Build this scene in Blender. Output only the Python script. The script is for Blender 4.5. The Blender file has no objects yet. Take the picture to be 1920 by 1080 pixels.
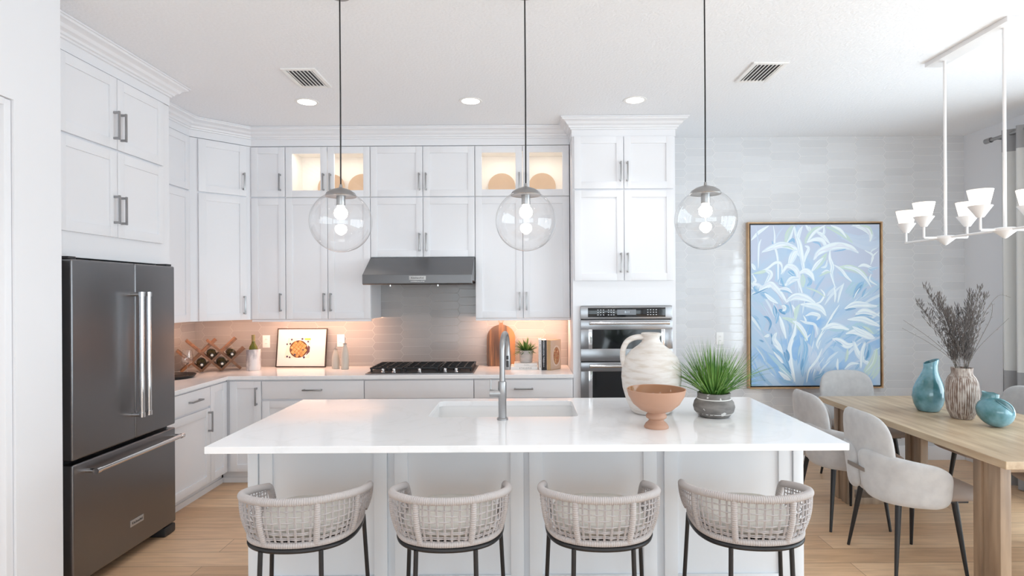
import bpy, bmesh, math, random
from mathutils import Vector, Matrix
PI = math.pi
random.seed(7)
SC = bpy.context.scene
COL = SC.collection

# ------------------------------------------------------------------ camera
cam_d = bpy.data.cameras.new('camera'); cam = bpy.data.objects.new('camera', cam_d); COL.objects.link(cam)
cam.location = (0, 0, 1.59); cam.rotation_euler = (PI/2, math.radians(0.33), 0)
cam_d.sensor_width = 36; cam_d.lens = 1094*36/1920
cam_d.shift_x = -23.5/1920; cam_d.shift_y = 10/1920; cam_d.clip_start = 0.05
SC.camera = cam
# ------------------------------------------------------------------ world, daylight
W = bpy.data.worlds.new('world'); SC.world = W; W.use_nodes = True
bg = W.node_tree.nodes['Background']; bg.inputs[0].default_value = (0.86, 0.93, 1, 1); bg.inputs[1].default_value = 1.5
SC.view_settings.view_transform = 'Standard'; SC.view_settings.look = 'None'
SC.view_settings.exposure = -0.31; SC.view_settings.gamma = 1
def area(name, loc, rot, sx, sy, power, color=(1,1,1), spread=None):
    l = bpy.data.lights.new(name, 'AREA'); l.shape = 'RECTANGLE'; l.size = sx; l.size_y = sy
    l.energy = power; l.color = color
    if spread: l.spread = spread
    o = bpy.data.objects.new(name, l); COL.objects.link(o); o.location = loc; o.rotation_euler = rot
    return o
# daylight through the sliding glass on the right wall and through the big rear windows
area('daylight_right', (4.42, 1.4, 1.23), (0, PI/2, 0), 2.4, 5.8, 258, (0.80, 0.93, 1))
area('daylight_rear', (0.9, -5.35, 1.15), (PI/2, 0, 0), 6.6, 2.1, 190, (0.79, 0.93, 1))
SC.cycles.diffuse_bounces = 8; SC.cycles.max_bounces = 16

# ------------------------------------------------------------------ materials
def nodes(m): return m.node_tree.nodes, m.node_tree.links
def pm(name, col, rough=0.5, metal=0.0, **k):
    m = bpy.data.materials.new(name); m.use_nodes = True
    b = m.node_tree.nodes['Principled BSDF']
    b.inputs['Base Color'].default_value = (*col, 1); b.inputs['Roughness'].default_value = rough
    b.inputs['Metallic'].default_value = metal
    for n, v in k.items(): b.inputs[n.replace('_', ' ')].default_value = v
    return m
def noise_var(m, c1, c2, scale=(4,4,4), nscale=5, detail=4, bump=0.0, bdist=0.001, lo=0.35, hi=0.65, rough_noise=None):
    """blend two tones by stretched noise; optional bump"""
    N, L = nodes(m); b = N['Principled BSDF']
    tc = N.new('ShaderNodeTexCoord'); mp = N.new('ShaderNodeMapping'); mp.inputs['Scale'].default_value = scale
    nt = N.new('ShaderNodeTexNoise'); nt.inputs['Scale'].default_value = nscale; nt.inputs['Detail'].default_value = detail
    cr = N.new('ShaderNodeValToRGB'); cr.color_ramp.elements[0].position = lo; cr.color_ramp.elements[1].position = hi
    cr.color_ramp.elements[0].color = (*c1, 1); cr.color_ramp.elements[1].color = (*c2, 1)
    L.new(tc.outputs['Object'], mp.inputs[0]); L.new(mp.outputs[0], nt.inputs['Vector'])
    L.new(nt.outputs['Fac'], cr.inputs[0]); L.new(cr.outputs[0], b.inputs['Base Color'])
    if bump:
        bp = N.new('ShaderNodeBump'); bp.inputs['Strength'].default_value = bump; bp.inputs['Distance'].default_value = bdist
        L.new(nt.outputs['Fac'], bp.inputs['Height']); L.new(bp.outputs[0], b.inputs['Normal'])
    return m
def emis(name, col, s):
    m = bpy.data.materials.new(name); m.use_nodes = True
    N, L = nodes(m); N.clear(); e = N.new('ShaderNodeEmission'); e.inputs[0].default_value = (*col, 1); e.inputs[1].default_value = s
    o = N.new('ShaderNodeOutputMaterial'); L.new(e.outputs[0], o.inputs[0]); return m
def math_node(N, L, op, a, b=None, c=None):
    n = N.new('ShaderNodeMath'); n.operation = op
    for i, v in enumerate((a, b, c)):
        if v is None: continue
        if isinstance(v, (int, float)): n.inputs[i].default_value = v
        else: L.new(v, n.inputs[i])
    return n.outputs[0]
def thin_glass(name, tint=(1,1,1), boost=1.0, ior=1.45):
    m = bpy.data.materials.new(name); m.use_nodes = True
    N, L = nodes(m); N.clear(); t = N.new('ShaderNodeBsdfTransparent'); t.inputs[0].default_value = (*tint, 1)
    g = N.new('ShaderNodeBsdfGlossy'); g.inputs['Roughness'].default_value = 0.0
    f = N.new('ShaderNodeLayerWeight'); f.inputs['Blend'].default_value = 0.5
    pw = math_node(N, L, 'POWER', f.outputs['Facing'], 5.0); fr = math_node(N, L, 'MULTIPLY', math_node(N, L, 'ADD', math_node(N, L, 'MULTIPLY', pw, 0.8), 0.055), boost)
    x = N.new('ShaderNodeMixShader'); o = N.new('ShaderNodeOutputMaterial')
    L.new(fr, x.inputs[0]); L.new(t.outputs[0], x.inputs[1]); L.new(g.outputs[0], x.inputs[2]); L.new(x.outputs[0], o.inputs[0])
    return m
def tile_mat(name, axis, rough=0.06, c1=(0.64, 0.65, 0.67), c2=(0.69, 0.70, 0.72), grout=(0.82, 0.82, 0.82), ior=1.72):
    """glossy picket tile (long hexagons) with pale grout"""
    m = pm(name, (0.56, 0.57, 0.58), rough, IOR=ior); N, L = nodes(m); b = N['Principled BSDF']
    geo = N.new('ShaderNodeNewGeometry'); sp = N.new('ShaderNodeSeparateXYZ'); L.new(geo.outputs['Position'], sp.inputs[0])
    M = lambda *a: math_node(N, L, *a)
    x = M('MULTIPLY', M('ADD', sp.outputs[axis], 10.0), 1/0.268); z = M('MULTIPLY', M('ADD', sp.outputs['Z'], 0.02), 1/0.077)
    k = M('ROUND', x); par = M('MODULO', k, 2.0); sgn = M('SUBTRACT', 1.0, M('MULTIPLY', par, 2.0))
    tri = M('SUBTRACT', M('MULTIPLY', M('PINGPONG', z, 0.5), 4.0), 1.0)        # -1..1 with period 1
    off = M('MULTIPLY', M('MULTIPLY', sgn, tri), -0.052)
    d = M('SUBTRACT', M('SUBTRACT', x, k), off)                                  # signed distance in columns
    db = M('MULTIPLY', M('ABSOLUTE', d), 0.268*0.72)
    coli = M('SUBTRACT', k, M('LESS_THAN', d, 0.0))                              # column index
    cpar = M('MODULO', coli, 2.0)
    zz = M('ADD', z, M('MULTIPLY', cpar, 0.5))
    fz = M('FRACT', zz); ds = M('MULTIPLY', M('MINIMUM', fz, M('SUBTRACT', 1.0, fz)), 0.077)
    dist = M('MINIMUM', db, ds)
    mr = N.new('ShaderNodeMapRange'); mr.inputs['From Min'].default_value = 0.0006; mr.inputs['From Max'].default_value = 0.002
    L.new(dist, mr.inputs['Value'])
    # per tile tone and tilt
    cv = N.new('ShaderNodeCombineXYZ'); L.new(coli, cv.inputs[0]); L.new(M('FLOOR', zz), cv.inputs[1])
    wn = N.new('ShaderNodeTexWhiteNoise'); wn.noise_dimensions = '3D'; L.new(cv.outputs[0], wn.inputs['Vector'])
    tone = N.new('ShaderNodeMix'); tone.data_type = 'RGBA'
    tone.inputs[6].default_value = (*c1, 1); tone.inputs[7].default_value = (*c2, 1); L.new(wn.outputs['Value'], tone.inputs[0])
    mx = N.new('ShaderNodeMix'); mx.data_type = 'RGBA'; mx.inputs[6].default_value = (*grout, 1)
    L.new(mr.outputs[0], mx.inputs[0]); L.new(tone.outputs[2], mx.inputs[7]); L.new(mx.outputs[2], b.inputs['Base Color'])
    rr = N.new('ShaderNodeMapRange'); rr.inputs['To Min'].default_value = 0.6; rr.inputs['To Max'].default_value = rough; L.new(mr.outputs[0], rr.inputs['Value']); L.new(rr.outputs[0], b.inputs['Roughness'])
    wave = N.new('ShaderNodeTexNoise'); wave.inputs['Scale'].default_value = 9; L.new(geo.outputs['Position'], wave.inputs['Vector'])
    tiltw = M('MULTIPLY', M('SUBTRACT', wn.outputs['Value'], 0.5), M('FRACT', x))
    h = M('ADD', M('ADD', M('MULTIPLY', mr.outputs[0], 1.0), M('MULTIPLY', tiltw, 0.8)), M('MULTIPLY', wave.outputs['Fac'], 0.6))
    bp = N.new('ShaderNodeBump'); bp.inputs['Strength'].default_value = 0.6; bp.inputs['Distance'].default_value = 0.0014
    L.new(h, bp.inputs['Height']); L.new(bp.outputs[0], b.inputs['Normal'])
    return m
def plank_mat():
    m = pm('oak_planks', (0.5, 0.33, 0.2), 0.38); N, L = nodes(m); b = N['Principled BSDF']
    tc = N.new('ShaderNodeTexCoord')
    br = N.new('ShaderNodeTexBrick'); br.offset = 0.37; br.inputs['Scale'].default_value = 1.0
    br.inputs['Brick Width'].default_value = 1.9; br.inputs['Row Height'].default_value = 0.19
    br.inputs['Mortar Size'].default_value = 0.0022; br.inputs['Mortar Smooth'].default_value = 0.2; br.inputs['Bias'].default_value = 0.0
    br.inputs['Color1'].default_value = (0.0, 0.0, 0.0, 1); br.inputs['Color2'].default_value = (1, 1, 1, 1); br.inputs['Mortar'].default_value = (0.5, 0.5, 0.5, 1)
    L.new(tc.outputs['Object'], br.inputs['Vector'])
    r1 = N.new('ShaderNodeValToRGB'); r1.color_ramp.elements[0].color = (0.64, 0.41, 0.245, 1); r1.color_ramp.elements[1].color = (0.80, 0.56, 0.36, 1)
    L.new(br.outputs['Color'], r1.inputs[0])
    mp = N.new('ShaderNodeMapping'); mp.inputs['Scale'].default_value = (1.2, 14, 1); L.new(tc.outputs['Object'], mp.inputs[0])
    nt = N.new('ShaderNodeTexNoise'); nt.inputs['Scale'].default_value = 2.6; nt.inputs['Detail'].default_value = 8; nt.inputs['Distortion'].default_value = 0.6; L.new(mp.outputs[0], nt.inputs['Vector'])
    g = N.new('ShaderNodeValToRGB'); g.color_ramp.elements[0].color = (0.84, 0.81, 0.79, 1); g.color_ramp.elements[1].color = (1.05, 1.04, 1.02, 1)
    g.color_ramp.elements[0].position = 0.32; g.color_ramp.elements[1].position = 0.62; L.new(nt.outputs['Fac'], g.inputs[0])
    mu = N.new('ShaderNodeMix'); mu.data_type = 'RGBA'; mu.blend_type = 'MULTIPLY'; mu.inputs[0].default_value = 1; L.new(r1.outputs[0], mu.inputs[6]); L.new(g.outputs[0], mu.inputs[7])
    dk = N.new('ShaderNodeMix'); dk.data_type = 'RGBA'; dk.inputs[7].default_value = (0.2, 0.12, 0.07, 1); L.new(mu.outputs[2], dk.inputs[6]); L.new(math_node(N, L, 'MULTIPLY', br.outputs['Fac'], 0.7), dk.inputs[0])
    L.new(dk.outputs[2], b.inputs['Base Color']); return m
def wood_mat(name, c1, c2, scale=(1, 12, 12), rough=0.4, ns=3):
    m = pm(name, c1, rough); noise_var(m, c1, c2, scale, ns, 7, lo=0.3, hi=0.7); return m
def brushed(name, c, rough=0.3, scale=(1, 1, 120)):
    m = pm(name, c, rough, 1.0); N, L = nodes(m); b = N['Principled BSDF']
    tc = N.new('ShaderNodeTexCoord'); mp = N.new('ShaderNodeMapping'); mp.inputs['Scale'].default_value = scale
    nt = N.new('ShaderNodeTexNoise'); nt.inputs['Scale'].default_value = 4; nt.inputs['Detail'].default_value = 3
    L.new(tc.outputs['Object'], mp.inputs[0]); L.new(mp.outputs[0], nt.inputs['Vector'])
    bp = N.new('ShaderNodeBump'); bp.inputs['Strength'].default_value = 0.12; bp.inputs['Distance'].default_value = 0.0006
    L.new(nt.outputs['Fac'], bp.inputs['Height']); L.new(bp.outputs[0], b.inputs['Normal']); return m
def attr_mat(name, rough=0.55):
    m = pm(name, (1,1,1), rough); N, L = nodes(m); a = N.new('ShaderNodeVertexColor'); a.layer_name = 'Col'
    L.new(a.outputs[0], N['Principled BSDF'].inputs['Base Color']); return m

WHITE = pm('cabinet_white', (0.81, 0.82, 0.85), 0.38)
WALLW = pm('wall_paint', (0.79, 0.80, 0.83), 0.7)
GREYP = pm('island_grey_paint', (0.72, 0.755, 0.80), 0.45)
CEIL = pm('ceiling_texture', (0.84, 0.84, 0.85), 0.85)
noise_var(CEIL, (0.86, 0.885, 0.92), (0.88, 0.905, 0.94), (1,1,1), 60, 3, bump=0.6, bdist=0.006)
TILEX = tile_mat('picket_tile', 'X')
BSK = dict(rough=0.12, c1=(0.36, 0.345, 0.34), c2=(0.41, 0.395, 0.39), grout=(0.52, 0.51, 0.50), ior=1.45)
TILEK = tile_mat('backsplash_tile', 'X', **BSK); TILEY = tile_mat('backsplash_tile_side', 'Y', **BSK)
FLOORM = plank_mat()
def quartz():
    m = pm('white_quartz', (0.84, 0.84, 0.845), 0.09); N, L = nodes(m); b = N['Principled BSDF']
    tc = N.new('ShaderNodeTexCoord'); n1 = N.new('ShaderNodeTexNoise'); n1.inputs['Scale'].default_value = 1.4; n1.inputs['Detail'].default_value = 6; n1.inputs['Distortion'].default_value = 1.5
    L.new(tc.outputs['Object'], n1.inputs['Vector'])
    v = math_node(N, L, 'ABSOLUTE', math_node(N, L, 'SUBTRACT', n1.outputs['Fac'], 0.5))
    cr = N.new('ShaderNodeValToRGB'); cr.color_ramp.elements[0].color = (0.835, 0.84, 0.85, 1); cr.color_ramp.elements[1].color = (0.87, 0.875, 0.89, 1)
    cr.color_ramp.elements[0].position = 0.0; cr.color_ramp.elements[1].position = 0.018
    L.new(v, cr.inputs[0]); L.new(cr.outputs[0], b.inputs['Base Color']); return m
QUARTZ = quartz()
NICKEL = pm('brushed_nickel', (0.38, 0.38, 0.385), 0.33, 1.0)
STEEL = brushed('stainless_steel', (0.31, 0.31, 0.32), 0.25, (1, 1, 90))
FRIDGE = brushed('dark_stainless', (0.225, 0.225, 0.235), 0.32, (90, 90, 1))
HOODM = brushed('hood_stainless', (0.17, 0.17, 0.175), 0.36, (1, 90, 90))
BADGE = pm('badge_metal', (0.5, 0.5, 0.5), 0.5, 0.6)
CHROME = pm('polished_steel', (0.75, 0.75, 0.76), 0.12, 1.0)
BLACK = pm('black_metal', (0.02, 0.02, 0.022), 0.38, 0.3)
BLKG = pm('black_glass', (0.012, 0.013, 0.015), 0.06)
BLKP = pm('black_plastic', (0.03, 0.03, 0.033), 0.45)
PLASTIC = pm('white_plastic', (0.86, 0.86, 0.85), 0.35)
PORC = pm('white_porcelain', (0.86, 0.86, 0.86), 0.12)
GLASS = thin_glass('clear_glass', boost=1.25)
PANE = thin_glass('cabinet_glass', boost=0.8)
BULB = emis('bulb_glow', (1, 0.95, 0.88), 26)
DOWN = emis('downlight_glow', (1, 0.98, 0.95), 14)
CAVM = pm('cabinet_interior', (0.86, 0.84, 0.81), 0.5)
WARM = (1.0, 0.56, 0.36)

# ------------------------------------------------------------------ mesh builder
class MB:
    def __init__(s): s.bm = bmesh.new(); s.cl = None
    def xf(s, vs, M):
        if M is not None: bmesh.ops.transform(s.bm, matrix=M, verts=vs)
    def box(s, x0, x1, y0, y1, z0, z1, b=0.0, M=None, seg=2):
        r = bmesh.ops.create_cube(s.bm, size=1)['verts']
        bmesh.ops.transform(s.bm, matrix=Matrix.Translation(((x0+x1)/2, (y0+y1)/2, (z0+z1)/2)) @ Matrix.Diagonal((abs(x1-x0), abs(y1-y0), abs(z1-z0), 1)), verts=r)
        s.xf(r, M)
        if b:
            es = list({e for v in r for e in v.link_edges}); bmesh.ops.bevel(s.bm, geom=es, offset=b, segments=seg, affect='EDGES', profile=0.6)
        return s
    def faces(s, vs, fs, M=None):
        V = [s.bm.verts.new(v) for v in vs]
        for f in fs:
            try: s.bm.faces.new([V[i] for i in f])
            except ValueError: pass
        s.xf(V, M); return V
    def lathe(s, prof, n=32, M=None, cap=False, rfun=None):
        """prof list of (r,z) bottom to top"""
        vs = []; fs = []; idx = []
        for (r, z) in prof:
            if r < 1e-6: idx.append([len(vs)]); vs.append((0, 0, z))
            else:
                row = []
                for i in range(n):
                    a = 2*PI*i/n; rr = r*(rfun(a, z) if rfun else 1)
                    row.append(len(vs)); vs.append((rr*math.cos(a), rr*math.sin(a), z))
                idx.append(row)
        for a, b_ in zip(idx, idx[1:]):
            for i in range(n):
                j = (i+1) % n
                if len(a) == 1 and len(b_) == 1: continue
                if len(a) == 1: fs.append((a[0], b_[j], b_[i]))
                elif len(b_) == 1: fs.append((a[i], a[j], b_[0]))
                else: fs.append((a[i], a[j], b_[j], b_[i]))
        s.faces(vs, fs, M); return s
    def tube(s, pts, r, n=8, caps=True, closed=False, M=None, rf=None, up=None, sq=False):
        P = [Vector(p) for p in pts]; m = len(P); vs = []; fs = []
        if up is None:
            t0 = (P[1]-P[0]).normalized(); up = Vector((0, 0, 1)) if abs(t0.z) < 0.9 else Vector((1, 0, 0))
        prev = Vector(up)
        for i in range(m):
            if closed: t = P[(i+1) % m]-P[(i-1) % m]
            else: t = P[min(i+1, m-1)]-P[max(i-1, 0)]
            t.normalize(); u = prev - t*prev.dot(t)
            if u.length < 1e-5: u = t.orthogonal()
            u.normalize(); w = t.cross(u); prev = u
            rr = rf(i/(m-1)) if rf else (r[i] if isinstance(r, (list, tuple)) else r)
            for k in range(n):
                a = 2*PI*k/n + (PI/4 if sq else 0); vs.append(P[i]+(u*math.cos(a)+w*math.sin(a))*rr)
        R = m if closed else m-1
        for i in range(R):
            for k in range(n):
                a = i*n+k; b_ = i*n+(k+1) % n; c = ((i+1) % m)*n+(k+1) % n; d = ((i+1) % m)*n+k
                fs.append((a, b_, c, d))
        if caps and not closed: fs.append(tuple(reversed(range(n)))); fs.append(tuple(range((m-1)*n, m*n)))
        s.faces(vs, fs, M); return s
    def cyl(s, p0, p1, r0, r1=None, n=16, M=None):
        r1 = r0 if r1 is None else r1
        return s.tube([p0, p1], [r0, r1], n, M=M)
    def sphere(s, c, r, nu=16, nv=10, M=None, sc=(1,1,1)):
        q = bmesh.ops.create_uvsphere(s.bm, u_segments=nu, v_segments=nv, radius=r)['verts']
        bmesh.ops.transform(s.bm, matrix=Matrix.Translation(c) @ Matrix.Diagonal((*sc, 1)), verts=q); s.xf(q, M); return s
    def prism(s, poly, h0, h1, axis='y', M=None):
        """extrude 2D polygon; axis y: poly in (x,z); axis z: poly in (x,y); axis x: poly in (y,z)"""
        n = len(poly)
        f = {'y': lambda p, h: (p[0], h, p[1]), 'z': lambda p, h: (p[0], p[1], h), 'x': lambda p, h: (h, p[0], p[1])}[axis]
        vs = [f(p, h0) for p in poly] + [f(p, h1) for p in poly]
        fs = [tuple(range(n)), tuple(range(2*n-1, n-1, -1))] + [(i, i+n, (i+1) % n+n, (i+1) % n) for i in range(n)]
        s.faces(vs, fs, M); return s
    def sweep(s, prof, path, M=None):
        """profile (offset outwards, z) along plan path [(x,y)], outward = right side of travel, mitred"""
        n = len(path); P = [Vector((p[0], p[1])) for p in path]; vs = []; fs = []; k = len(prof)
        for i in range(n):
            d0 = (P[i]-P[i-1]).normalized() if i > 0 else (P[1]-P[0]).normalized()
            d1 = (P[i+1]-P[i]).normalized() if i < n-1 else d0
            n0 = Vector((d0.y, -d0.x)); n1 = Vector((d1.y, -d1.x)); mt = (n0+n1); mt = mt/(1+n0.dot(n1))
            for (o, z) in prof: vs.append((P[i].x+mt.x*o, P[i].y+mt.y*o, z))
        for i in range(n-1):
            for j in range(k):
                a = i*k+j; b_ = i*k+(j+1) % k; fs.append((a, b_, b_+k, a+k))
        fs.append(tuple(range(k))); fs.append(tuple(reversed(range((n-1)*k, n*k))))
        s.faces(vs, fs, M); return s
    def puffy(s, fn, thick, na=48, nr=7, p=6, sq=3.5, M=None):
        """rounded panel: fn(a,b)->(point, normal) a,b in [-1,1] within a squircle"""
        vs = []; fs = []
        rad = [math.sin(PI/2*i/nr) for i in range(1, nr+1)]
        def pt(a, b_, r, side):
            pos, nn = fn(a, b_); h = thick*max(0, (1-r**p))**0.5
            return Vector(pos)+Vector(nn)*h*side
        for side in (1, -1):
            c = len(vs); vs.append(pt(0, 0, 0, side)); rows = []
            for i, r in enumerate(rad):
                if side == -1 and i == nr-1: rows.append(list(range(1+(nr-1)*na, 1+nr*na))); continue
                row = []
                for k in range(na):
                    t = 2*PI*k/na; ct, st = math.cos(t), math.sin(t)
                    a = math.copysign(abs(ct)**(2/sq), ct)*r; b_ = math.copysign(abs(st)**(2/sq), st)*r
                    row.append(len(vs)); vs.append(pt(a, b_, r, side))
                rows.append(row)
            for k in range(na):
                j = (k+1) % na; f = (c, rows[0][k], rows[0][j]); fs.append(f if side == 1 else f[::-1])
                for i in range(nr-1):
                    f = (rows[i][k], rows[i+1][k], rows[i+1][j], rows[i][j]); fs.append(f if side == 1 else f[::-1])
        s.faces(vs, fs, M); return s
    def build(s, name, mat, parent=None, smooth=True, ang=35, loc=None):
        me = bpy.data.meshes.new(name); bmesh.ops.recalc_face_normals(s.bm, faces=s.bm.faces[:]); s.bm.to_mesh(me); s.bm.free()
        for m in (mat if isinstance(mat, (list, tuple)) else [mat]): me.materials.append(m)
        if smooth:
            me.polygons.foreach_set('use_smooth', [True]*len(me.polygons)); me.set_sharp_from_angle(angle=math.radians(ang))
        o = bpy.data.objects.new(name, me); COL.objects.link(o)
        if parent: o.parent = parent
        if loc: o.location = loc
        return o
def thing(name, label, cat, loc=(0,0,0), rz=0, group=None):
    o = bpy.data.objects.new(name, None); COL.objects.link(o); o.location = loc; o.rotation_euler = (0, 0, rz); o.empty_display_size = 0.1
    return tag(o, label, cat, group)
def tag(o, label, cat, group=None):
    o['label'] = label; o['category'] = cat
    if group: o['group'] = group
    return o
def struct(o): o['kind'] = 'structure'; return o
def dup(root, loc=None, rz=None, label=None):
    r = root.copy(); COL.objects.link(r)
    if loc is not None: r.location = loc
    if rz is not None: r.rotation_euler = (0, 0, rz)
    if label: r['label'] = label
    def rec(a, b):
        for ch in list(a.children):
            c = ch.copy(); COL.objects.link(c); c.parent = b; rec(ch, c)
    rec(root, r); return r
def text_mesh(name, body, size, mat, parent, M, depth=0.0006, align='CENTER', xs=1.0):
    cu = bpy.data.curves.new(name, 'FONT'); cu.body = body; cu.size = size; cu.align_x = align; cu.align_y = 'CENTER'; cu.extrude = depth
    t = bpy.data.objects.new('tmp', cu); COL.objects.link(t); dg = bpy.context.evaluated_depsgraph_get(); dg.update()
    me = bpy.data.meshes.new_from_object(t.evaluated_get(dg)); bpy.data.objects.remove(t); bpy.data.curves.remove(cu)
    me.transform(M @ Matrix.Diagonal((xs, 1, 1, 1))); me.materials.clear(); me.materials.append(mat); me.name = name
    o = bpy.data.objects.new(name, me); COL.objects.link(o); o.parent = parent; return o
def crs(pts, n=8):
    """Catmull-Rom through points"""
    P = [Vector(p) for p in pts]; P = [P[0]*2-P[1]]+P+[P[-1]*2-P[-2]]; out = []
    for i in range(1, len(P)-2):
        for k in range(n):
            t = k/n; a, b_, c, d = P[i-1:i+3]
            out.append(0.5*((2*b_)+(c-a)*t+(2*a-5*b_+4*c-d)*t*t+(3*b_-a-3*c+d)*t**3))
    out.append(P[-2]); return out
FRONT = Matrix.Rotation(PI/2, 4, 'X')          # text lying in XY turned to face -Y

# ------------------------------------------------------------------ room shell
H = 3.05
def wall(name, x0, x1, y0, y1, z0, z1, mat, holes=None):
    m = MB(); m.box(x0, x1, y0, y1, z0, z1); return struct(m.build(name, mat, smooth=False))
struct(MB().box(-3.35, 4.4, -5.2, 5.7, -0.1, 0).build('floor', FLOORM, smooth=False))
struct(MB().box(-3.35, 4.4, -5.2, 5.7, H, H+0.1).build('ceiling', CEIL, smooth=False))
wall('wall_back', 0.84, 4.27, 5.5, 5.62, 0, H, TILEX)
wall('wall_back_kitchen', -3.23, 0.84, 5.5, 5.62, 0, H, TILEK)
wall('wall_left', -3.23, -3.11, 2.66, 5.5, 0, H, TILEY)
# near left stub with a doorway
m = MB(); m.box(-3.11, -2.205, 2.66, 2.78, 0, H)
m.box(-2.325, -2.205, 2.525, 2.66, 0, H); m.box(-2.325, -2.205, 1.45, 2.525, 2.44, H); m.box(-2.325, -2.205, -5.0, 1.45, 0, H)
struct(m.build('wall_left_near', WALLW, smooth=False))
door = struct(MB().box(-2.32, -2.28, 1.49, 2.485, 0.008, 2.405, 0.002).build('door_1', pm('door_paint', (0.74, 0.74, 0.75), 0.5)))
m = MB(); m.box(-2.276, -2.216, 2.488, 2.522, 0, 2.437, 0.002); m.box(-2.276, -2.212, 1.452, 1.488, 0, 2.437, 0.002); m.box(-2.276, -2.212, 1.49, 2.486, 2.408, 2.437, 0.002)
struct(m.build('trim_door', WHITE))
m = MB(); m.cyl((-2.28, 1.56, 0.96), (-2.23, 1.56, 0.96), 0.012); m.sphere((-2.215, 1.56, 0.96), 0.028); m.build('door_handle', NICKEL, door)
# right wall: piers round the sliding glass opening
m = MB(); m.box(4.15, 4.27, 4.3, 5.5, 0, H); m.box(4.15, 4.27, -1.5, 4.3, 2.44, H); m.box(4.15, 4.27, -5.0, -1.5, 0, H)
struct(m.build('wall_right', WALLW, smooth=False))
def glazing(name, x0, y0, dx, dy, L, z0, z1, nb):
    """frame with glass along direction"""
    f = MB(); A = Matrix.Translation((x0, y0, 0)) @ Matrix.Rotation(math.atan2(dy, dx), 4, 'Z')
    f.box(0, L, -0.04, 0.04, z0, z0+0.05, M=A); f.box(0, L, -0.04, 0.04, z1-0.06, z1, M=A)
    for i in range(nb+1):
        c = min(max(L*i/nb, 0.03), L-0.03); f.box(c-0.03, c+0.03, -0.035, 0.035, z0+0.05, z1-0.06, M=A)
    o = struct(f.build(name, WHITE, smooth=False))
    for i in range(nb): MB().box(L*i/nb+0.03, L*(i+1)/nb-0.03, -0.003, 0.003, z0+0.05, z1-0.06, M=A).build('pane', PANE, o, smooth=False)
    return o
glazing('window_1', 4.21, -1.5, 0, 1, 5.8, 0, 2.44, 4)
m = MB(); m.box(-2.325, 4.27, -5.12, -5.0, 0, 0.1); m.box(-2.325, 4.27, -5.12, -5.0, 2.6, H); m.box(-2.325, -2.2, -5.12, -5.0, 0.1, 2.6); m.box(4.0, 4.27, -5.12, -5.0, 0.1, 2.6)
struct(m.build('wall_rear', WALLW, smooth=False))
glazing('window_2', -2.2, -5.06, 1, 0, 6.2, 0.1, 2.6, 5)
# baseboards
struct(MB().box(1.29, 4.15, 5.484, 5.5, 0, 0.135, 0.004).build('baseboard_back', WHITE))
m = MB(); m.box(4.134, 4.15, 4.3, 5.484, 0, 0.135, 0.004); m.box(4.134, 4.15, -5.0, -1.5, 0, 0.135, 0.004); struct(m.build('baseboard_right', WHITE))

# ------------------------------------------------------------------ cabinet parts
def handle_mb(L, vertical=True):
    m = MB(); r = 0.006; o = 0.032
    if vertical:
        m.box(-0.006, 0.006, -o-0.006, -o+0.004, -L/2, L/2, 0.002)
        for s in (-1, 1): m.box(-0.006, 0.006, -o, 0, s*(L/2-0.009)-0.007, s*(L/2-0.009)+0.007, 0.0015)
    else:
        m.box(-L/2, L/2, -o-0.006, -o+0.004, -0.006, 0.006, 0.002)
        for s in (-1, 1): m.box(s*(L/2-0.009)-0.007, s*(L/2-0.009)+0.007, -o, 0, -0.006, 0.006, 0.0015)
    return m
HV = {}
def add_handle(parent, x, z, vertical, L):
    o = handle_mb(L, vertical).build('handle', NICKEL, parent); o.location = (x, -0.02, z)
def add_door(parent, x0, x1, z0, z1, kind='door', hd=None, mat=WHITE, fw=0.058, y=0.0):
    g = 0.0028; x0 += g; x1 -= g; z0 += g; z1 -= g; m = MB()
    if kind == 'drawer' and z1-z0 < 0.2:
        m.box(x0, x1, -0.02, -0.0005, z0, z1, 0.002)
    else:
        m.box(x0, x0+fw, -0.02, -0.0005, z0, z1, 0.0015); m.box(x1-fw, x1, -0.02, -0.0005, z0, z1, 0.0015)
        m.box(x0+fw-0.001, x1-fw+0.001, -0.0195, -0.0005, z0, z0+fw, 0.0015); m.box(x0+fw-0.001, x1-fw+0.001, -0.0195, -0.0005, z1-fw, z1, 0.0015)
        if kind == 'glass': pass
        else: m.box(x0+fw-0.002, x1-fw+0.002, -0.0105, -0.001, z0+fw-0.002, z1-fw+0.002)
    o = m.build('drawer' if kind == 'drawer' else 'door', mat, parent); o.location = (0, y, 0)
    if kind == 'glass': MB().box(x0+fw-0.004, x1-fw+0.004, -0.012, -0.009, z0+fw-0.004, z1-fw+0.004).build('glass_pane', PANE, o, smooth=False)
    if hd:
        v, hx, hz, L = hd; add_handle(o, hx, hz, v, L)
    return o
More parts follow.
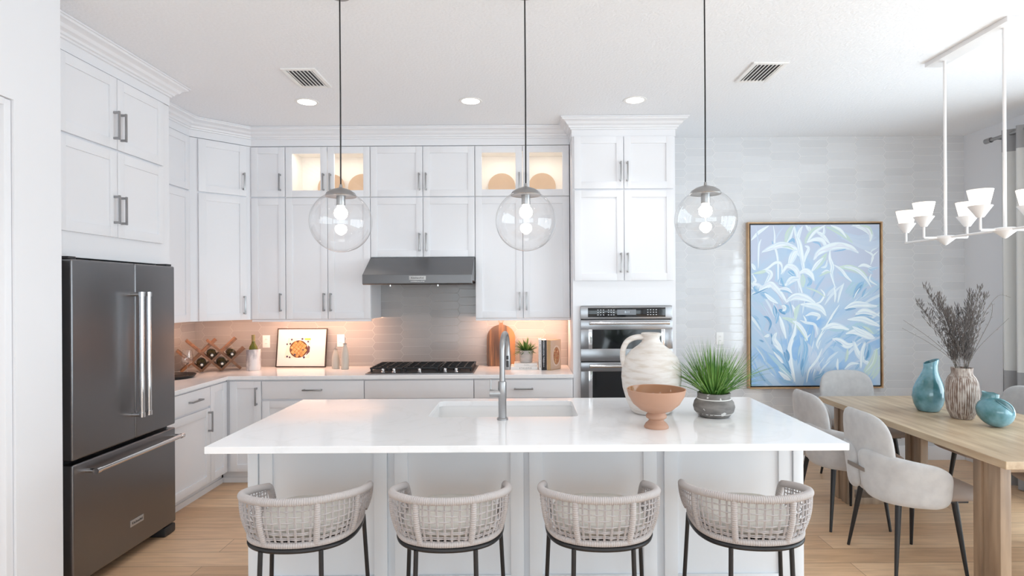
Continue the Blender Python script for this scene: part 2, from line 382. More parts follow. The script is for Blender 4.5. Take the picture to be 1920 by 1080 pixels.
def cabinet(label, loc, rz, w, h, d, fronts, group=None, toe=0, hollow=False, name='wall_cabinet', cat='cabinet', mat=WHITE, cut=None, ext=(0, 0)):
    t = thing(name, label, cat, loc, rz, group); m = MB()
    if hollow:
        k = 0.018
        m.box(0, k, 0, d, 0, h); m.box(w-k, w, 0, d, 0, h); m.box(k, w-k, 0, d, 0, k); m.box(k, w-k, 0, d, h-k, h); m.box(k, w-k, d-0.01, d, k, h-k)
        m.box(k, w-k, 0.0, 0.012, h-0.05, h-k); 
        m.build('body', CAVM, t, smooth=False)
    elif cut: cut(m); m.build('body', mat, t, smooth=False)
    else:
        m.box(0, w, 0.0, d, toe, h, 0.001)
        m.build('body', mat, t, smooth=False)
        if toe:
            q = MB(); a0_, a1_ = ext; q.box(a0_, w+a1_, 0.07, d, 0, toe); q.box(a0_, w+a1_, 0.06, 0.07, 0, 0.045, 0.002); q.build('toe_kick', mat, t, smooth=False)
    for f in fronts: add_door(t, *f[:4], kind=f[4], hd=f[5], mat=mat)
    return t
ZT, ZM, ZB = 2.895, 2.445, 1.372
FY = 5.15     # face plane of the back wall cabinets
YB = 5.498
xs = [-2.404, -2.099, -1.351, -0.431, 0.401]
GU, GL = 'top row wall cabinets', 'lower row wall cabinets'
def up(x0, x1, label, fronts, z0=ZM, z1=ZT, grp=GU, hollow=False):
    return cabinet(label, (x0, FY, z0), 0, x1-x0, z1-z0, YB-FY, fronts, grp, hollow=hollow)
def pair(w, h, hz, kind='door', L=0.16, m=None):
    m = w/2 if m is None else m
    return [(0, m, 0, h, kind, (True, m-0.03, hz, L)), (m, w, 0, h, kind, (True, m+0.03, hz, L))]
hT, hB = ZT-ZM-0.004, ZM-ZB-0.004
up(xs[0]+0.002, xs[1]-0.001, 'narrow top-row cabinet left of the lit glass cabinet', [(0, 0.302, 0.004, hT, 'door', (True, 0.302-0.04, 0.13, 0.15))])
up(xs[1], xs[2]-0.001, 'lit glass-door cabinet above the left counter showing two plates', pair(0.747, hT, 0.13, 'glass', 0.15, 0.37), hollow=True)
up(xs[2], xs[3]-0.001, 'two-door top-row cabinet centred above the range hood', pair(0.919, hT, 0.13, L=0.15, m=0.462))
up(xs[3], xs[4]-0.001, 'lit glass-door cabinet beside the oven tower', pair(0.831, hT, 0.13, 'glass', 0.15, 0.419), hollow=True)
up(xs[0]+0.002, xs[1]-0.001, 'narrow tall wall cabinet right of the corner cabinet', [(0, 0.302, 0, hB, 'door', (True, 0.302-0.04, 0.15, 0.16))], ZB, ZM, GL)
up(xs[1], xs[2]-0.001, 'two-door wall cabinet over the framed waffle print', pair(0.747, hB, 0.15, m=0.37), ZB, ZM, GL)
up(xs[2], xs[3]-0.001, 'short two-door cabinet directly over the range hood', pair(0.919, ZM-1.914-0.004, 0.13, L=0.16, m=0.462), 1.914, ZM, GL)
up(xs[3], xs[4]-0.001, 'two-door wall cabinet over the cutting board', pair(0.831, hB, 0.15, m=0.419), ZB, ZM, GL)
# diagonal corner cabinets
def cornercut(z0h):
    def f(m):
        # polygon in local frame of the diagonal face (origin at left end of the face)
        A = Matrix.Rotation(-PI/4, 2)
        o = Vector((-2.755, 4.795)); pts = [(-2.755, 4.795), (-2.404, 5.146), (-2.404, 5.498), (-3.108, 5.498), (-3.108, 4.795)]
        L = []
        for p in pts:
            v = Vector(p)-o; c, s_ = math.cos(-PI/4), math.sin(-PI/4); L.append((v.x*c-v.y*s_, v.x*s_+v.y*c))
        m.prism(L, 0, z0h, 'z')
    return f
DL = 0.496
cabinet('upper corner cabinet on the angled corner, under the crown', (-2.755, 4.795, ZM), PI/4, DL, ZT-ZM, .3, [(0.065, 0.452, 0.004, hT, 'door', (True, 0.452-0.03, 0.13, 0.15))], GU, cut=cornercut(ZT-ZM))
cabinet('tall angled corner cabinet above the wine rack', (-2.755, 4.795, ZB), PI/4, DL, ZM-ZB, .3, [(0.065, 0.452, 0, hB, 'door', (True, 0.452-0.03, 0.13, 0.16))], GL, cut=cornercut(ZM-ZB))
# left wall uppers (beyond the fridge)
cabinet('top-row cabinet on the left wall beyond the fridge enclosure', (-2.755, 4.05, ZM), PI/2, 0.744, ZT-ZM, 0.352, [(0, 0.36, 0.004, hT, 'door', None), (0.36, 0.73, 0.004, hT, 'door', None)], GU)
cabinet('tall wall cabinet on the left wall beyond the fridge', (-2.755, 4.05, ZB), PI/2, 0.744, ZM-ZB, 0.352, [(0, 0.36, 0, hB, 'door', None), (0.36, 0.73, 0, hB, 'door', None)], GL)
# enclosure over the fridge: four doors, far end panel down to the floor
t = thing('fridge_cabinet', 'white four-door cabinet over the fridge with full-height end panel', 'cabinet', (-2.45, 2.785, 0), PI/2)
m = MB(); m.box(0, 1.245, 0, 0.658, 1.80, 2.895, 0.001); m.build('body', WHITE, t, smooth=False)
MB().box(1.205, 1.245, 0.0, 0.658, 0, 1.80, 0.001).build('end_panel', WHITE, t, smooth=False)
for z0, z1, hz in ((1.935, 2.45, 2.10), (2.46, 2.89, 2.60)):
    add_door(t, 0.252, 0.705, z0, z1, hd=(True, 0.705-0.03, hz, 0.17)); add_door(t, 0.705, 1.158, z0, z1, hd=(True, 0.705+0.03, hz, 0.17))
# tall oven cabinet
OX0, OX1, OY = 0.405, 1.267, 4.89
t = thing('oven_cabinet', 'tall white cabinet tower holding the double wall oven', 'cabinet', (OX0, OY, 0))
w = OX1-OX0; d = YB-OY; ox0, ox1 = 0.060, 0.826
m = MB(); m.box(0, w, 0, d, 1.482, 2.905, 0.001); m.box(0, ox0+0.004, 0, d, 0.11, 1.482); m.box(ox1-0.004, w, 0, d, 0.11, 1.482); m.box(0, w, 0, d, 0.11, 0.34); m.box(0, w, d-0.02, d, 0.34, 1.482)
m.build('body', WHITE, t, smooth=False)
for z0, z1, hz in ((2.458, 2.90, 2.60), (1.690, 2.450, 1.84)):
    add_door(t, 0.012, 0.429, z0, z1, hd=(True, 0.429-0.028, hz, 0.165)); add_door(t, 0.429, 0.845, z0, z1, hd=(True, 0.429+0.028, hz, 0.165))
add_door(t, 0.012, 0.85, 0.115, 0.33, kind='drawer', hd=(False, 0.43, 0.23, 0.16))
MB().box(0, w, 0.07, d, 0, 0.11).build('toe_kick', WHITE, t, smooth=False)

# base cabinets
BZ = 0.882; BY = 4.885
def base(x0, x1, label, fronts, ext=(0, 0)): return cabinet(label, (x0, BY, 0), 0, x1-x0, BZ, YB-BY, fronts, 'base cabinets on the back wall', toe=0.11, name='base_cabinet', ext=ext)
base(-2.50, -2.197, 'single-door base cabinet in the inside corner of the back run', [(0.035, 0.298, 0.115, 0.872, 'door', (True, 0.298-0.035, 0.745, 0.15))], (-0.068, 0))
w = 0.852
base(-2.195, -1.343, 'wide drawer base cabinet under the waffle print', [(0.0, w, 0.718, 0.872, 'drawer', (False, w/2, 0.797, 0.16)), (0.0, w/2, 0.115, 0.706, 'door', (True, w/2-0.03, 0.6, 0.15)), (w/2, w, 0.115, 0.706, 'door', (True, w/2+0.03, 0.6, 0.15))])
w = 0.913
base(-1.341, -0.428, 'base cabinet with plain false front under the cooktop', [(0.0, w, 0.718, 0.872, 'drawer', None), (0.0, w/2, 0.115, 0.706, 'door', (True, w/2-0.03, 0.6, 0.15)), (w/2, w, 0.115, 0.706, 'door', (True, w/2+0.03, 0.6, 0.15))])
w = 0.827
base(-0.426, 0.401, 'drawer base cabinet beneath the books, beside the oven tower', [(0.0, w, 0.718, 0.872, 'drawer', (False, w/2, 0.797, 0.16)), (0.0, w/2, 0.115, 0.706, 'door', (True, w/2-0.03, 0.6, 0.15)), (w/2, w, 0.115, 0.706, 'door', (True, w/2+0.03, 0.6, 0.15))])
cabinet('left-wall base cabinet with a drawer and a door next to the fridge', (-2.502, 4.034, 0), PI/2, 0.57, BZ, 0.606, [(0.0, 0.57, 0.718, 0.872, 'drawer', (False, 0.34, 0.797, 0.15)), (0.0, 0.57, 0.115, 0.706, 'door', (True, 0.57-0.035, 0.60, 0.16))], 'base cabinets on the left wall', toe=0.11, name='base_cabinet')
cabinet('narrow left-wall base cabinet at the inside corner', (-2.502, 4.606, 0), PI/2, 0.275, BZ, 0.606, [(0.0, 0.255, 0.115, 0.872, 'door', None)], 'base cabinets on the left wall', toe=0.11, name='base_cabinet', ext=(0, 0.058))
# counter on the back and left walls
m = MB(); ZC = 0.914
m.prism([(-3.107, 4.034), (-2.47, 4.034), (-2.47, 4.85), (0.402, 4.85), (0.402, 5.497), (-3.107, 5.497)], 0.8825, ZC, 'z')
o = m.build('countertop', QUARTZ, smooth=False); tag(o, 'white quartz L-shaped countertop along the back and left walls', 'countertop')
bv = o.modifiers.new('edge', 'BEVEL'); bv.width = 0.003; bv.segments = 2; bv.limit_method = 'ANGLE'

# crown moulding
PROF = [(0, 2.898), (0.004, 2.898), (0.004, 2.955), (0.014, 2.958), (0.016, 2.968), (0.026, 2.972), (0.030, 2.985), (0.040, 2.992), (0.048, 2.996), (0.058, 3.012), (0.074, 3.022), (0.086, 3.026), (0.090, 3.036), (0.098, 3.038), (0.098, 3.048), (0, 3.048)]
struct(MB().sweep(PROF, [(-2.45, 2.785), (-2.45, 4.03), (-2.756, 4.03)][::1]).build('trim_1', WHITE, ang=25))
struct(MB().sweep(PROF, [(-2.755, 4.035), (-2.755, 4.795), (-2.404, 5.146), (0.402, 5.146)]).build('trim_2', WHITE, ang=25))
struct(MB().sweep(PROF, [(0.405, 5.14), (0.405, 4.888), (1.267, 4.888), (1.267, 5.497)]).build('trim_3', WHITE, ang=25))
# fillers above cabinets, behind the crown
m = MB(); m.box(-3.108, -2.46, 2.79, 4.028, 2.899, H-0.001); m.box(-3.108, -2.76, 4.03, 5.49, 2.899, H-0.001); m.box(-2.76, 0.40, 5.152, 5.49, 2.899, H-0.001); m.box(0.41, 1.26, 4.895, 5.49, 2.91, H-0.001)
struct(m.build('trim_4', WHITE, smooth=False))
# light rail under the uppers
m = MB(); m.box(-2.40, -1.352, 5.136, 5.156, 1.352, 1.371, 0.002); struct(m.build('trim_5', WHITE))
m = MB(); m.box(-0.43, 0.40, 5.136, 5.156, 1.352, 1.371, 0.002); struct(m.build('trim_6', WHITE))
# warm strips under the wall cabinets and inside the glass cabinets
for i, (x, y, L, rz, pw) in enumerate(((-1.88, 5.27, 0.98, 0, 3.6), (-0.015, 5.27, 0.76, 0, 3.4), (-2.72, 5.12, 0.42, PI/4, 1.5), (-2.93, 4.45, 0.7, PI/2, 1.8))):
    area('under_cabinet_strip', (x, y, 1.364), (math.radians(33), 0, rz), L, 0.03, pw*1.75, WARM)
for x in (-1.91, -1.54, -0.22, 0.20):
    area('cabinet_puck', (x, 5.22, 2.87), (0, 0, 0), 0.16, 0.06, 1.15, (1.0, 0.88, 0.76))

# ------------------------------------------------------------------ island
t = thing('kitchen_island', 'large light-grey panelled kitchen island with four shaker back panels', 'island', (0, 0, 0))
IY0, IY1 = 2.90, 3.72
m = MB(); m.box(-1.335, 1.335, IY0+0.02, IY1, 0.0, 0.882)
# leave room for the sink: body is a shell
m = MB(); m.box(-1.335, 1.335, IY0+0.022, IY0+0.05, 0, 0.882); m.box(-1.335, 1.335, IY1-0.03, IY1, 0.1, 0.882); m.box(-1.335, -1.30, IY0+0.05, IY1-0.03, 0, 0.882); m.box(1.30, 1.335, IY0+0.05, IY1-0.03, 0, 0.882)
m.box(-1.30, 1.30, IY0+0.05, IY1-0.07, 0.0, 0.1)
m.build('body', GREYP, t, smooth=False)
for x0, x1 in ((-1.325, -0.690), (-0.652, -0.010), (0.018, 0.652), (0.690, 1.325)):
    q = MB(); fw = 0.066; z0, z1 = 0.09, 0.878
    q.box(x0, x0+fw, IY0, IY0+0.021, z0, z1, 0.0015); q.box(x1-fw, x1, IY0, IY0+0.021, z0, z1, 0.0015)
    q.box(x0+fw, x1-fw, IY0, IY0+0.021, z0, z0+0.1, 0.0015)
    q.box(x0+fw-0.002, x1-fw+0.002, IY0+0.012, IY0+0.0215, z0+0.098, z1)
    q.build('back_panel', GREYP, t)
for s in (-1, 1):
    q = MB(); xa, xb = sorted((s*1.327, s*1.376)); q.box(xa, xb, IY0-0.012, IY0+0.04, 0, 0.88, 0.002)
    xa, xb = sorted((s*1.336, s*1.356)); q.box(xa, xb, IY0+0.04, IY1, 0, 0.88, 0.001); q.build('end_panel', GREYP, t)
MB().box(-1.327, 1.327, IY0-0.01, IY0+0.022, 0, 0.09, 0.003).build('base_rail', GREYP, t)
# rear doors (working side)
e = bpy.data.objects.new('working_side', None)
for i in range(4):
    x0 = -1.32+i*0.66; q = MB(); fw = 0.058; y = IY1
    for a in ((x0+.004, x0+fw), (x0+0.656-fw+.0, x0+0.656)): q.box(a[0], a[1], y+0.0005, y+0.02, 0.115, 0.87, 0.0015)
    q.box(x0+fw, x0+0.656-fw, y+0.0005, y+0.0195, 0.115, 0.175, 0.0015); q.box(x0+fw, x0+0.656-fw, y+0.0005, y+0.0195, 0.81, 0.87, 0.0015)
    q.box(x0+fw-0.002, x0+0.658-fw, y+0.0005, y+0.0105, 0.17, 0.815)
    dd = q.build('door', GREYP, t); hh = handle_mb(0.16, True).build('handle', NICKEL, dd); hh.location = (x0+0.06, y+0.02, 0.7); hh.rotation_euler = (0, 0, PI)
bpy.data.objects.remove(e)
# island top with undermount sink cut-out
SX0, SX1, SY0, SY1 = -0.535, 0.292, 3.195, 3.665
def island_top():
    bm = bmesh.new(); X0, X1, Y0, Y1 = -1.430, 1.442, 2.595, 3.76; z0, z1 = 0.883, 0.9142
    def rr(x0, x1, y0, y1, r, n):
        out = []
        for cx, cy, a0 in ((x1-r, y1-r, 0), (x0+r, y1-r, PI/2), (x0+r, y0+r, PI), (x1-r, y0+r, 1.5*PI)):
            for i in range(n+1): a = a0+PI/2*i/n; out.append((cx+r*math.cos(a), cy+r*math.sin(a)))
        return out
    O = rr(X0, X1, Y0, Y1, 0.004, 6); I = rr(SX0, SX1, SY0, SY1, 0.035, 6); n = len(O)
    rings = []
    for ring, zz in ((O, z0), (O, z1), (I, z1), (I, z0)): rings.append([bm.verts.new((x, y, zz)) for x, y in ring])
    for a in range(4):
        A, B = rings[a], rings[(a+1) % 4]
        for i in range(n): bm.faces.new((A[i], A[(i+1) % n], B[(i+1) % n], B[i]))
    mb = MB(); mb.bm.free(); mb.bm = bm
    return mb
o = island_top().build('island_countertop', QUARTZ, smooth=False); tag(o, 'long white quartz island countertop with a sink cut-out', 'countertop')
bv = o.modifiers.new('edge', 'BEVEL'); bv.width = 0.002; bv.segments = 2; bv.limit_method = 'ANGLE'; bv.angle_limit = 0.9
# sink
m = MB(); a, b_, c, d_ = SX0-0.004, SX1+0.004, SY0-0.004, SY1+0.004; zb = 0.66
m.box(a-0.02, a, c-0.02, d_+0.02, zb, 0.8825); m.box(b_, b_+0.02, c-0.02, d_+0.02, zb, 0.8825); m.box(a, b_, c-0.02, c, zb, 0.8825); m.box(a, b_, d_, d_+0.02, zb, 0.8825); m.box(a-0.02, b_+0.02, c-0.02, d_+0.02, zb-0.02, zb)
o = thing('kitchen_sink', 'white undermount sink sunk in the island countertop', 'sink', (0, 0, 0)); m.build('basin', PORC, o, smooth=False)
q = MB(); q.lathe([(0, 0.0), (0.035, 0.0), (0.045, 0.004), (0.045, 0.0)], 24, Matrix.Translation((-0.12, 3.45, zb+0.0005))); q.build('drain', CHROME, o)
# faucet
t = thing('kitchen_faucet', 'brushed nickel pull-down faucet with side lever on the island', 'faucet', (-0.122, 3.125, 0.9142))
m = MB(); m.lathe([(0, 0), (0.030, 0), (0.030, 0.008), (0.026, 0.012), (0.0215, 0.0125), (0.0215, 0.118), (0.0225, 0.12), (0.0225, 0.20), (0.0205, 0.206), (0.0155, 0.207), (0, 0.207)], 32)
m.build('body', NICKEL, t)
m = MB(); m.cyl((0, 0, 0.142), (-0.068, 0, 0.142), 0.0205, n=24); m.cyl((-0.054, 0, 0.142), (-0.055, 0, 0.142), 0.0215, n=24); m.cyl((-0.062, 0, 0.142), (-0.062, -0.0, 0.215), 0.004, n=10); m.build('lever', NICKEL, t)
path = [(0, 0, 0.20), (0, 0, 0.34)] + [(0.0+0.012*(1-math.cos(a)), 0.085-0.085*math.cos(a), 0.37+0.085*math.sin(a)) for a in [PI*i/16 for i in range(0, 17)]] + [(0.024, 0.17, 0.345)]
m = MB(); m.tube(path, 0.0145, 20); m.build('spout', NICKEL, t)
m = MB(); m.lathe([(0, 0), (0.016, 0), (0.018, 0.005), (0.0165, 0.08), (0.0148, 0.10), (0, 0.10)], 24, Matrix.Translation((0.024, 0.17, 0.245))); h_ = m.build('spray_head', NICKEL, t)
m = MB(); m.box(0.017, 0.031, 0.150, 0.156, 0.262, 0.298, 0.002); m.box(0.017, 0.031, 0.150, 0.156, 0.304, 0.326, 0.002); m.build('spray_button', BLKP, h_)

# ------------------------------------------------------------------ fridge
t = thing('refrigerator', 'dark stainless french-door refrigerator with bottom freezer drawer', 'refrigerator', (-2.37, 3.05, 0), PI/2)
# local: x along depth (world +y), y into the wall, front at y=0
WF = 0.905
MB().box(0.004, WF-0.004, 0.075, 0.72, 0.05, 1.775, 0.004).build('body', pm('fridge_case', (0.05, 0.05, 0.055), 0.4, 0.4), t)
def fdoor(x0, x1, z0, z1, nm):
    m = MB(); m.box(x0, x1, 0.0, 0.07, z0, z1, 0.012, seg=4); return m.build(nm, FRIDGE, t, ang=60)
dl = fdoor(0.002, WF/2+0.047-0.002, 0.722, 1.785, 'door'); dr = fdoor(WF/2+0.047+0.002, WF-0.002, 0.722, 1.785, 'door'); fz = fdoor(0.002, WF-0.002, 0.065, 0.70, 'drawer')
cx = WF/2+0.047
for o_, x in ((dl, cx-0.033), (dr, cx+0.033)):
    m = MB(); m.cyl((x, -0.062, 0.865), (x, -0.062, 1.605), 0.0135, n=20)
    for z in (0.872, 1.598):
        m.cyl((x, -0.062, z-0.014), (x, -0.062, z+0.014), 0.0165, n=20); m.cyl((x, 0.0, z), (x, -0.062, z), 0.012, n=16)
    m.build('handle', CHROME, o_)
m = MB(); 
zz = 0.648
m.cyl((0.085, -0.062, zz), (WF-0.02, -0.062, zz), 0.0135, n=20)
for x in (0.098, WF-0.033): m.cyl((x-0.014, -0.062, zz), (x+0.014, -0.062, zz), 0.0165, n=20); m.cyl((x, 0, zz), (x, -0.062, zz), 0.012, n=16)
m.build('handle', CHROME, fz)
for ax in (0.005, WF-0.06): MB().box(ax, ax+0.055, 0.02, 0.09, 1.786, 1.80, 0.003).build('hinge_cover', BLKP, t)
m = MB(); m.box(0.01, 0.11, 0.012, 0.20, 0.0, 0.055, 0.012); m.build('foot', BLKP, t)
m = MB(); m.box(WF-0.13, WF-0.01, -0.004, 0.20, 0.0, 0.06, 0.014); m.build('foot', BLKP, t)
pl = MB().box(0.445, 0.565, -0.003, 0.001, 0.20, 0.238, 0.001).build('badge', BADGE, fz)
INK = pm('dark_print', (0.03, 0.03, 0.03), 0.5)
text_mesh('badge_lettering', 'KitchenAid', 0.0215, INK, pl, Matrix.Translation((0.505, -0.0034, 0.2185)) @ FRONT)

# ------------------------------------------------------------------ hood
t = thing('range_hood', 'stainless steel under-cabinet range hood over the cooktop', 'range hood', (-1.349, 0, 0)); wH = 0.914
m = MB(); m.prism([(5.49, 1.70), (5.49, 1.910), (5.115, 1.910), (4.85, 1.752), (4.85, 1.676), (4.865, 1.668), (4.89, 1.668), (4.89, 1.70)], 0, wH, 'x'); ho = m.build('canopy', HOODM, t, smooth=False)
bv = ho.modifiers.new('edge', 'BEVEL'); bv.width = 0.004; bv.segments = 2; bv.limit_method = 'ANGLE'
m = MB(); m.box(0.02, wH-0.02, 4.90, 5.48, 1.685, 1.699)
for i in range(26): x = 0.04+i*0.0325; m.box(x, x+0.018, 4.93, 5.40, 1.676, 1.686)
m.build('filter', BLACK, t, smooth=False)
m = MB()
for x in (0.22, 0.62): m.cyl((x, 4.905, 1.655), (x, 4.905, 1.69), 0.008, n=12)
m.build('knob', CHROME, t)
pl = MB().box(0.390, 0.530, 4.8455, 4.850, 1.706, 1.740, 0.001).build('badge', BADGE, t)
text_mesh('badge_lettering', 'KitchenAid', 0.0235, INK, pl, Matrix.Translation((0.460, 4.845, 1.7235)) @ FRONT)
text_mesh('badge_lettering', 'COMMERCIAL-STYLE', 0.0125, PLASTIC, t, Matrix.Translation((0.460, 4.8492, 1.694)) @ FRONT)
# cooktop
t = thing('gas_cooktop', 'black gas cooktop with five steel knobs on the back counter', 'cooktop', (-1.345, 4.905, ZC+0.0008))
MB().box(0, 0.914, 0, 0.535, 0, 0.008, 0.003).build('tray', STEEL, t)
MB().box(0.012, 0.902, 0.03, 0.52, 0.0085, 0.012, 0.002).build('burner_pan', BLKP, t)
for gx0, gx1 in ((0.02, 0.30), (0.31, 0.604), (0.614, 0.894)):
    m = MB(); z0, z1 = 0.034, 0.048
    m.prism([(gx0, 0.10), (gx1, 0.10), (gx1, 0.50), (gx0, 0.50)], 0.03, 0.034, 'z') if False else None
    for y in (0.085, 0.495): m.box(gx0, gx1, y-0.007, y+0.007, z0, z1, 0.003)
    for x in (gx0+0.007, gx1-0.007): m.box(x-0.007, x+0.007, 0.085, 0.495, z0, z1, 0.003)
    for i in range(1, 4): x = gx0+(gx1-gx0)*i/4; m.box(x-0.005, x+0.005, 0.085, 0.495, z0, z1, 0.002)
    for y in (0.19, 0.29, 0.39): m.box(gx0, gx1, y-0.005, y+0.005, z0, z1, 0.002)
    for x in (gx0+0.012, gx1-0.012):
        for y in (0.09, 0.49): m.box(x-0.008, x+0.008, y-0.008, y+0.008, 0.0125, z0+0.004, 0.002)
    m.build('grate', BLACK, t)
for x, y, r in ((0.16, 0.18, 0.035), (0.16, 0.39, 0.045), (0.457, 0.29, 0.055), (0.754, 0.18, 0.035), (0.754, 0.39, 0.045)):
    MB().lathe([(0, 0), (r, 0), (r*0.95, 0.012), (r*0.5, 0.016), (0, 0.016)], 24, Matrix.Translation((x, y, 0.0125))).build('burner', BLACK, t)
for x in (0.142, 0.235, 0.452, 0.668, 0.762):
    m = MB(); A = Matrix.Translation((x, 0.042, 0.0125)); m.lathe([(0, 0), (0.019, 0), (0.019, 0.004), (0.014, 0.008), (0.015, 0.026), (0.012, 0.030), (0, 0.030)], 20, A); m.box(-0.004, 0.004, -0.017, 0.015, 0.010, 0.033, 0.002, M=A); m.build('knob', CHROME, t)

# ------------------------------------------------------------------ wall oven
t = thing('double_wall_oven', 'stainless double wall oven with microwave above', 'oven', (OX0+ox0, OY, 0)); wO = ox1-ox0
MB().box(0.006, wO-0.006, 0.001, 0.55, 0.345, 1.478).build('case', BLKP, t, smooth=False)
m = MB(); m.box(0, wO, -0.03, -0.0005, 1.372, 1.480, 0.004); cp = m.build('control_panel', STEEL, t)
gl = MB().box(0.062, 0.708, -0.0325, -0.0295, 1.388, 1.466, 0.001).build('control_glass', BLKG, cp)
MB().box(0.305, 0.462, -0.034, -0.032, 1.406, 1.450).build('display', pm('display_grey', (0.16, 0.17, 0.19), 0.2), gl, smooth=False)
PR = pm('panel_print', (0.75, 0.78, 0.82), 0.5)
GLOW = emis('display_digits', (0.75, 0.88, 1), 1.2)
text_mesh('display_digits', '8:11', 0.024, GLOW, gl, Matrix.Translation((0.388, -0.0345, 1.428)) @ FRONT, 0.0003)
m = MB()
for x0 in (0.14, 0.163, 0.186, 0.228, 0.250, 0.272, 0.555, 0.578, 0.602, 0.625):
    for zc in (1.407, 1.427, 1.447): m.box(x0, x0+0.011, -0.0332, -0.0324, zc-0.0025, zc+0.0025)
m.build('key_marks', PR, gl, smooth=False)
MB().box(0.02, wO-0.02, -0.015, -0.0005, 1.363, 1.3725).build('seam', BLKP, t, smooth=False)
def oven_door(z0, z1, hz, wz0, wz1):
    m = MB(); A = -0.035
    m.box(0, wO, A, -0.0005, z0, wz0, 0.003); m.box(0, wO, A, -0.0005, wz1, z1, 0.003); m.box(0, 0.075, A, -0.0005, wz0-0.003, wz1+0.003, 0.003); m.box(wO-0.075, wO, A, -0.0005, wz0-0.003, wz1+0.003, 0.003)
    d0 = m.build('door', STEEL, t)
    for ax, bx in ((0.066, 0.096), (wO-0.096, wO-0.066)): MB().box(ax, bx, A-0.0015, -0.03, wz0-0.004, wz1+0.004, 0.001).build('door_trim', CHROME, d0)
    MB().box(0.07, wO-0.07, -0.030, -0.004, wz0-0.002, wz1+0.002).build('window', BLKG, d0, smooth=False)
    m = MB(); m.cyl((0.068, -0.085, hz), (wO-0.068+0.03, -0.085, hz), 0.0115, n=20)
    for x in (0.080, wO-0.050): m.cyl((x-0.012, -0.085, hz), (x+0.012, -0.085, hz), 0.0145, n=20); m.cyl((x, -0.03, hz), (x, -0.085, hz), 0.009, n=14)
    m.build('handle', CHROME, d0)
oven_door(1.022, 1.364, 1.340, 1.125, 1.283)
oven_door(0.35, 1.012, 0.985, 0.48, 0.935)
MB().box(0.01, wO-0.01, -0.012, -0.0005, 1.0125, 1.0215).build('seam', BLKP, t, smooth=False)

# ------------------------------------------------------------------ outlets
def outlet(loc, label, rz=0):
    t = thing('wall_outlet', label, 'outlet', loc, rz); MB().box(-0.035, 0.035, -0.006, -0.0005, -0.058, 0.058, 0.002).build('cover_plate', PLASTIC, t)
    for z in (-0.02, 0.02):
        MB().box(-0.016, 0.016, -0.0075, -0.0058, z-0.014, z+0.014, 0.0015).build('socket', PLASTIC, t)
    m = MB()
    for z in (-0.02, 0.02):
        for x in (-0.006, 0.006): m.box(x-0.001, x+0.001, -0.008, -0.007, z-0.003, z+0.005)
    m.build('slot', BLKP, t, smooth=False)
outlet((-2.435, 5.5, 1.15), 'white outlet on the backsplash between the wine bottle and the waffle print')
outlet((-1.733, 5.5, 1.155), 'white outlet on the backsplash behind the two oil cruets')
outlet((-3.11, 4.87, 1.15), 'white outlet on the left wall behind the wine glass', PI/2)
outlet((1.838, 5.5, 1.155), 'white outlet on the tiled wall left of the blue painting, behind the grass')

# ------------------------------------------------------------------ things on the back counter
# serving tray and wine glass
o = MB().lathe([(0, 0.0), (0.135, 0.0), (0.15, 0.003), (0.168, 0.024), (0.172, 0.024), (0.155, 0.006), (0.14, 0.0055), (0, 0.0055)], 48).build('serving_tray', BLACK); o.location = (-2.885, 4.78, ZC+0.0006)
tag(o, 'black round tray on the left counter beside the fridge', 'tray')
o = MB().lathe([(0, 0.001), (0.036, 0.001), (0.036, 0.002), (0.012, 0.006), (0.0035, 0.014), (0.003, 0.085), (0.010, 0.098), (0.036, 0.108), (0.0435, 0.125), (0.041, 0.165), (0.034, 0.215)], 36).build('wine_glass', thin_glass('wine_glass_clear', boost=2.2)); o.location = (-2.80, 4.84, ZC+0.0066)
tag(o, 'empty stemmed wine glass standing on the black tray', 'wine glass')
# wine rack and its bottles
RK = wood_mat('acacia_wood', (0.15, 0.065, 0.028), (0.27, 0.125, 0.055), (10, 2, 10), 0.35)
BGL = pm('bottle_glass', (0.018, 0.022, 0.010), 0.06); FOIL = pm('cork_label', (0.55, 0.42, 0.28), 0.6); LABEL = pm('bottle_label', (0.75, 0.7, 0.62), 0.6)
RKA = math.radians(30); RX, RY = -2.96, 5.02
t = thing('wine_rack', 'wooden lattice wine rack in the counter corner', 'wine rack', (RX, RY, ZC+0.0006), RKA)
p = 0.155; q2 = math.sqrt(2)
def bar(s0, h0, s1, h1, y0, y1, th=0.021):
    m = MB(); dx, dz = (s1-s0), (h1-h0); L = math.hypot(dx, dz); A = Matrix.Translation((s0, 0, h0)) @ Matrix.Rotation(-math.atan2(dz, dx), 4, 'Y')
    m.box(0, L, y0, y1, -th/2, th/2, 0.001, M=A); return m
o_ = 0.013
for i, hh in ((0, 0.27), (1, 0.275), (2, 0.185)): bar(i*p-0.0, o_, i*p+hh, o_+hh, 0.0, 0.155).build('slat', RK, t)
for j, hh in ((1, 0.185), (2, 0.27), (3, 0.265)): bar(j*p, o_, j*p-hh, o_+hh, -0.006, 0.149).build('slat', RK, t)
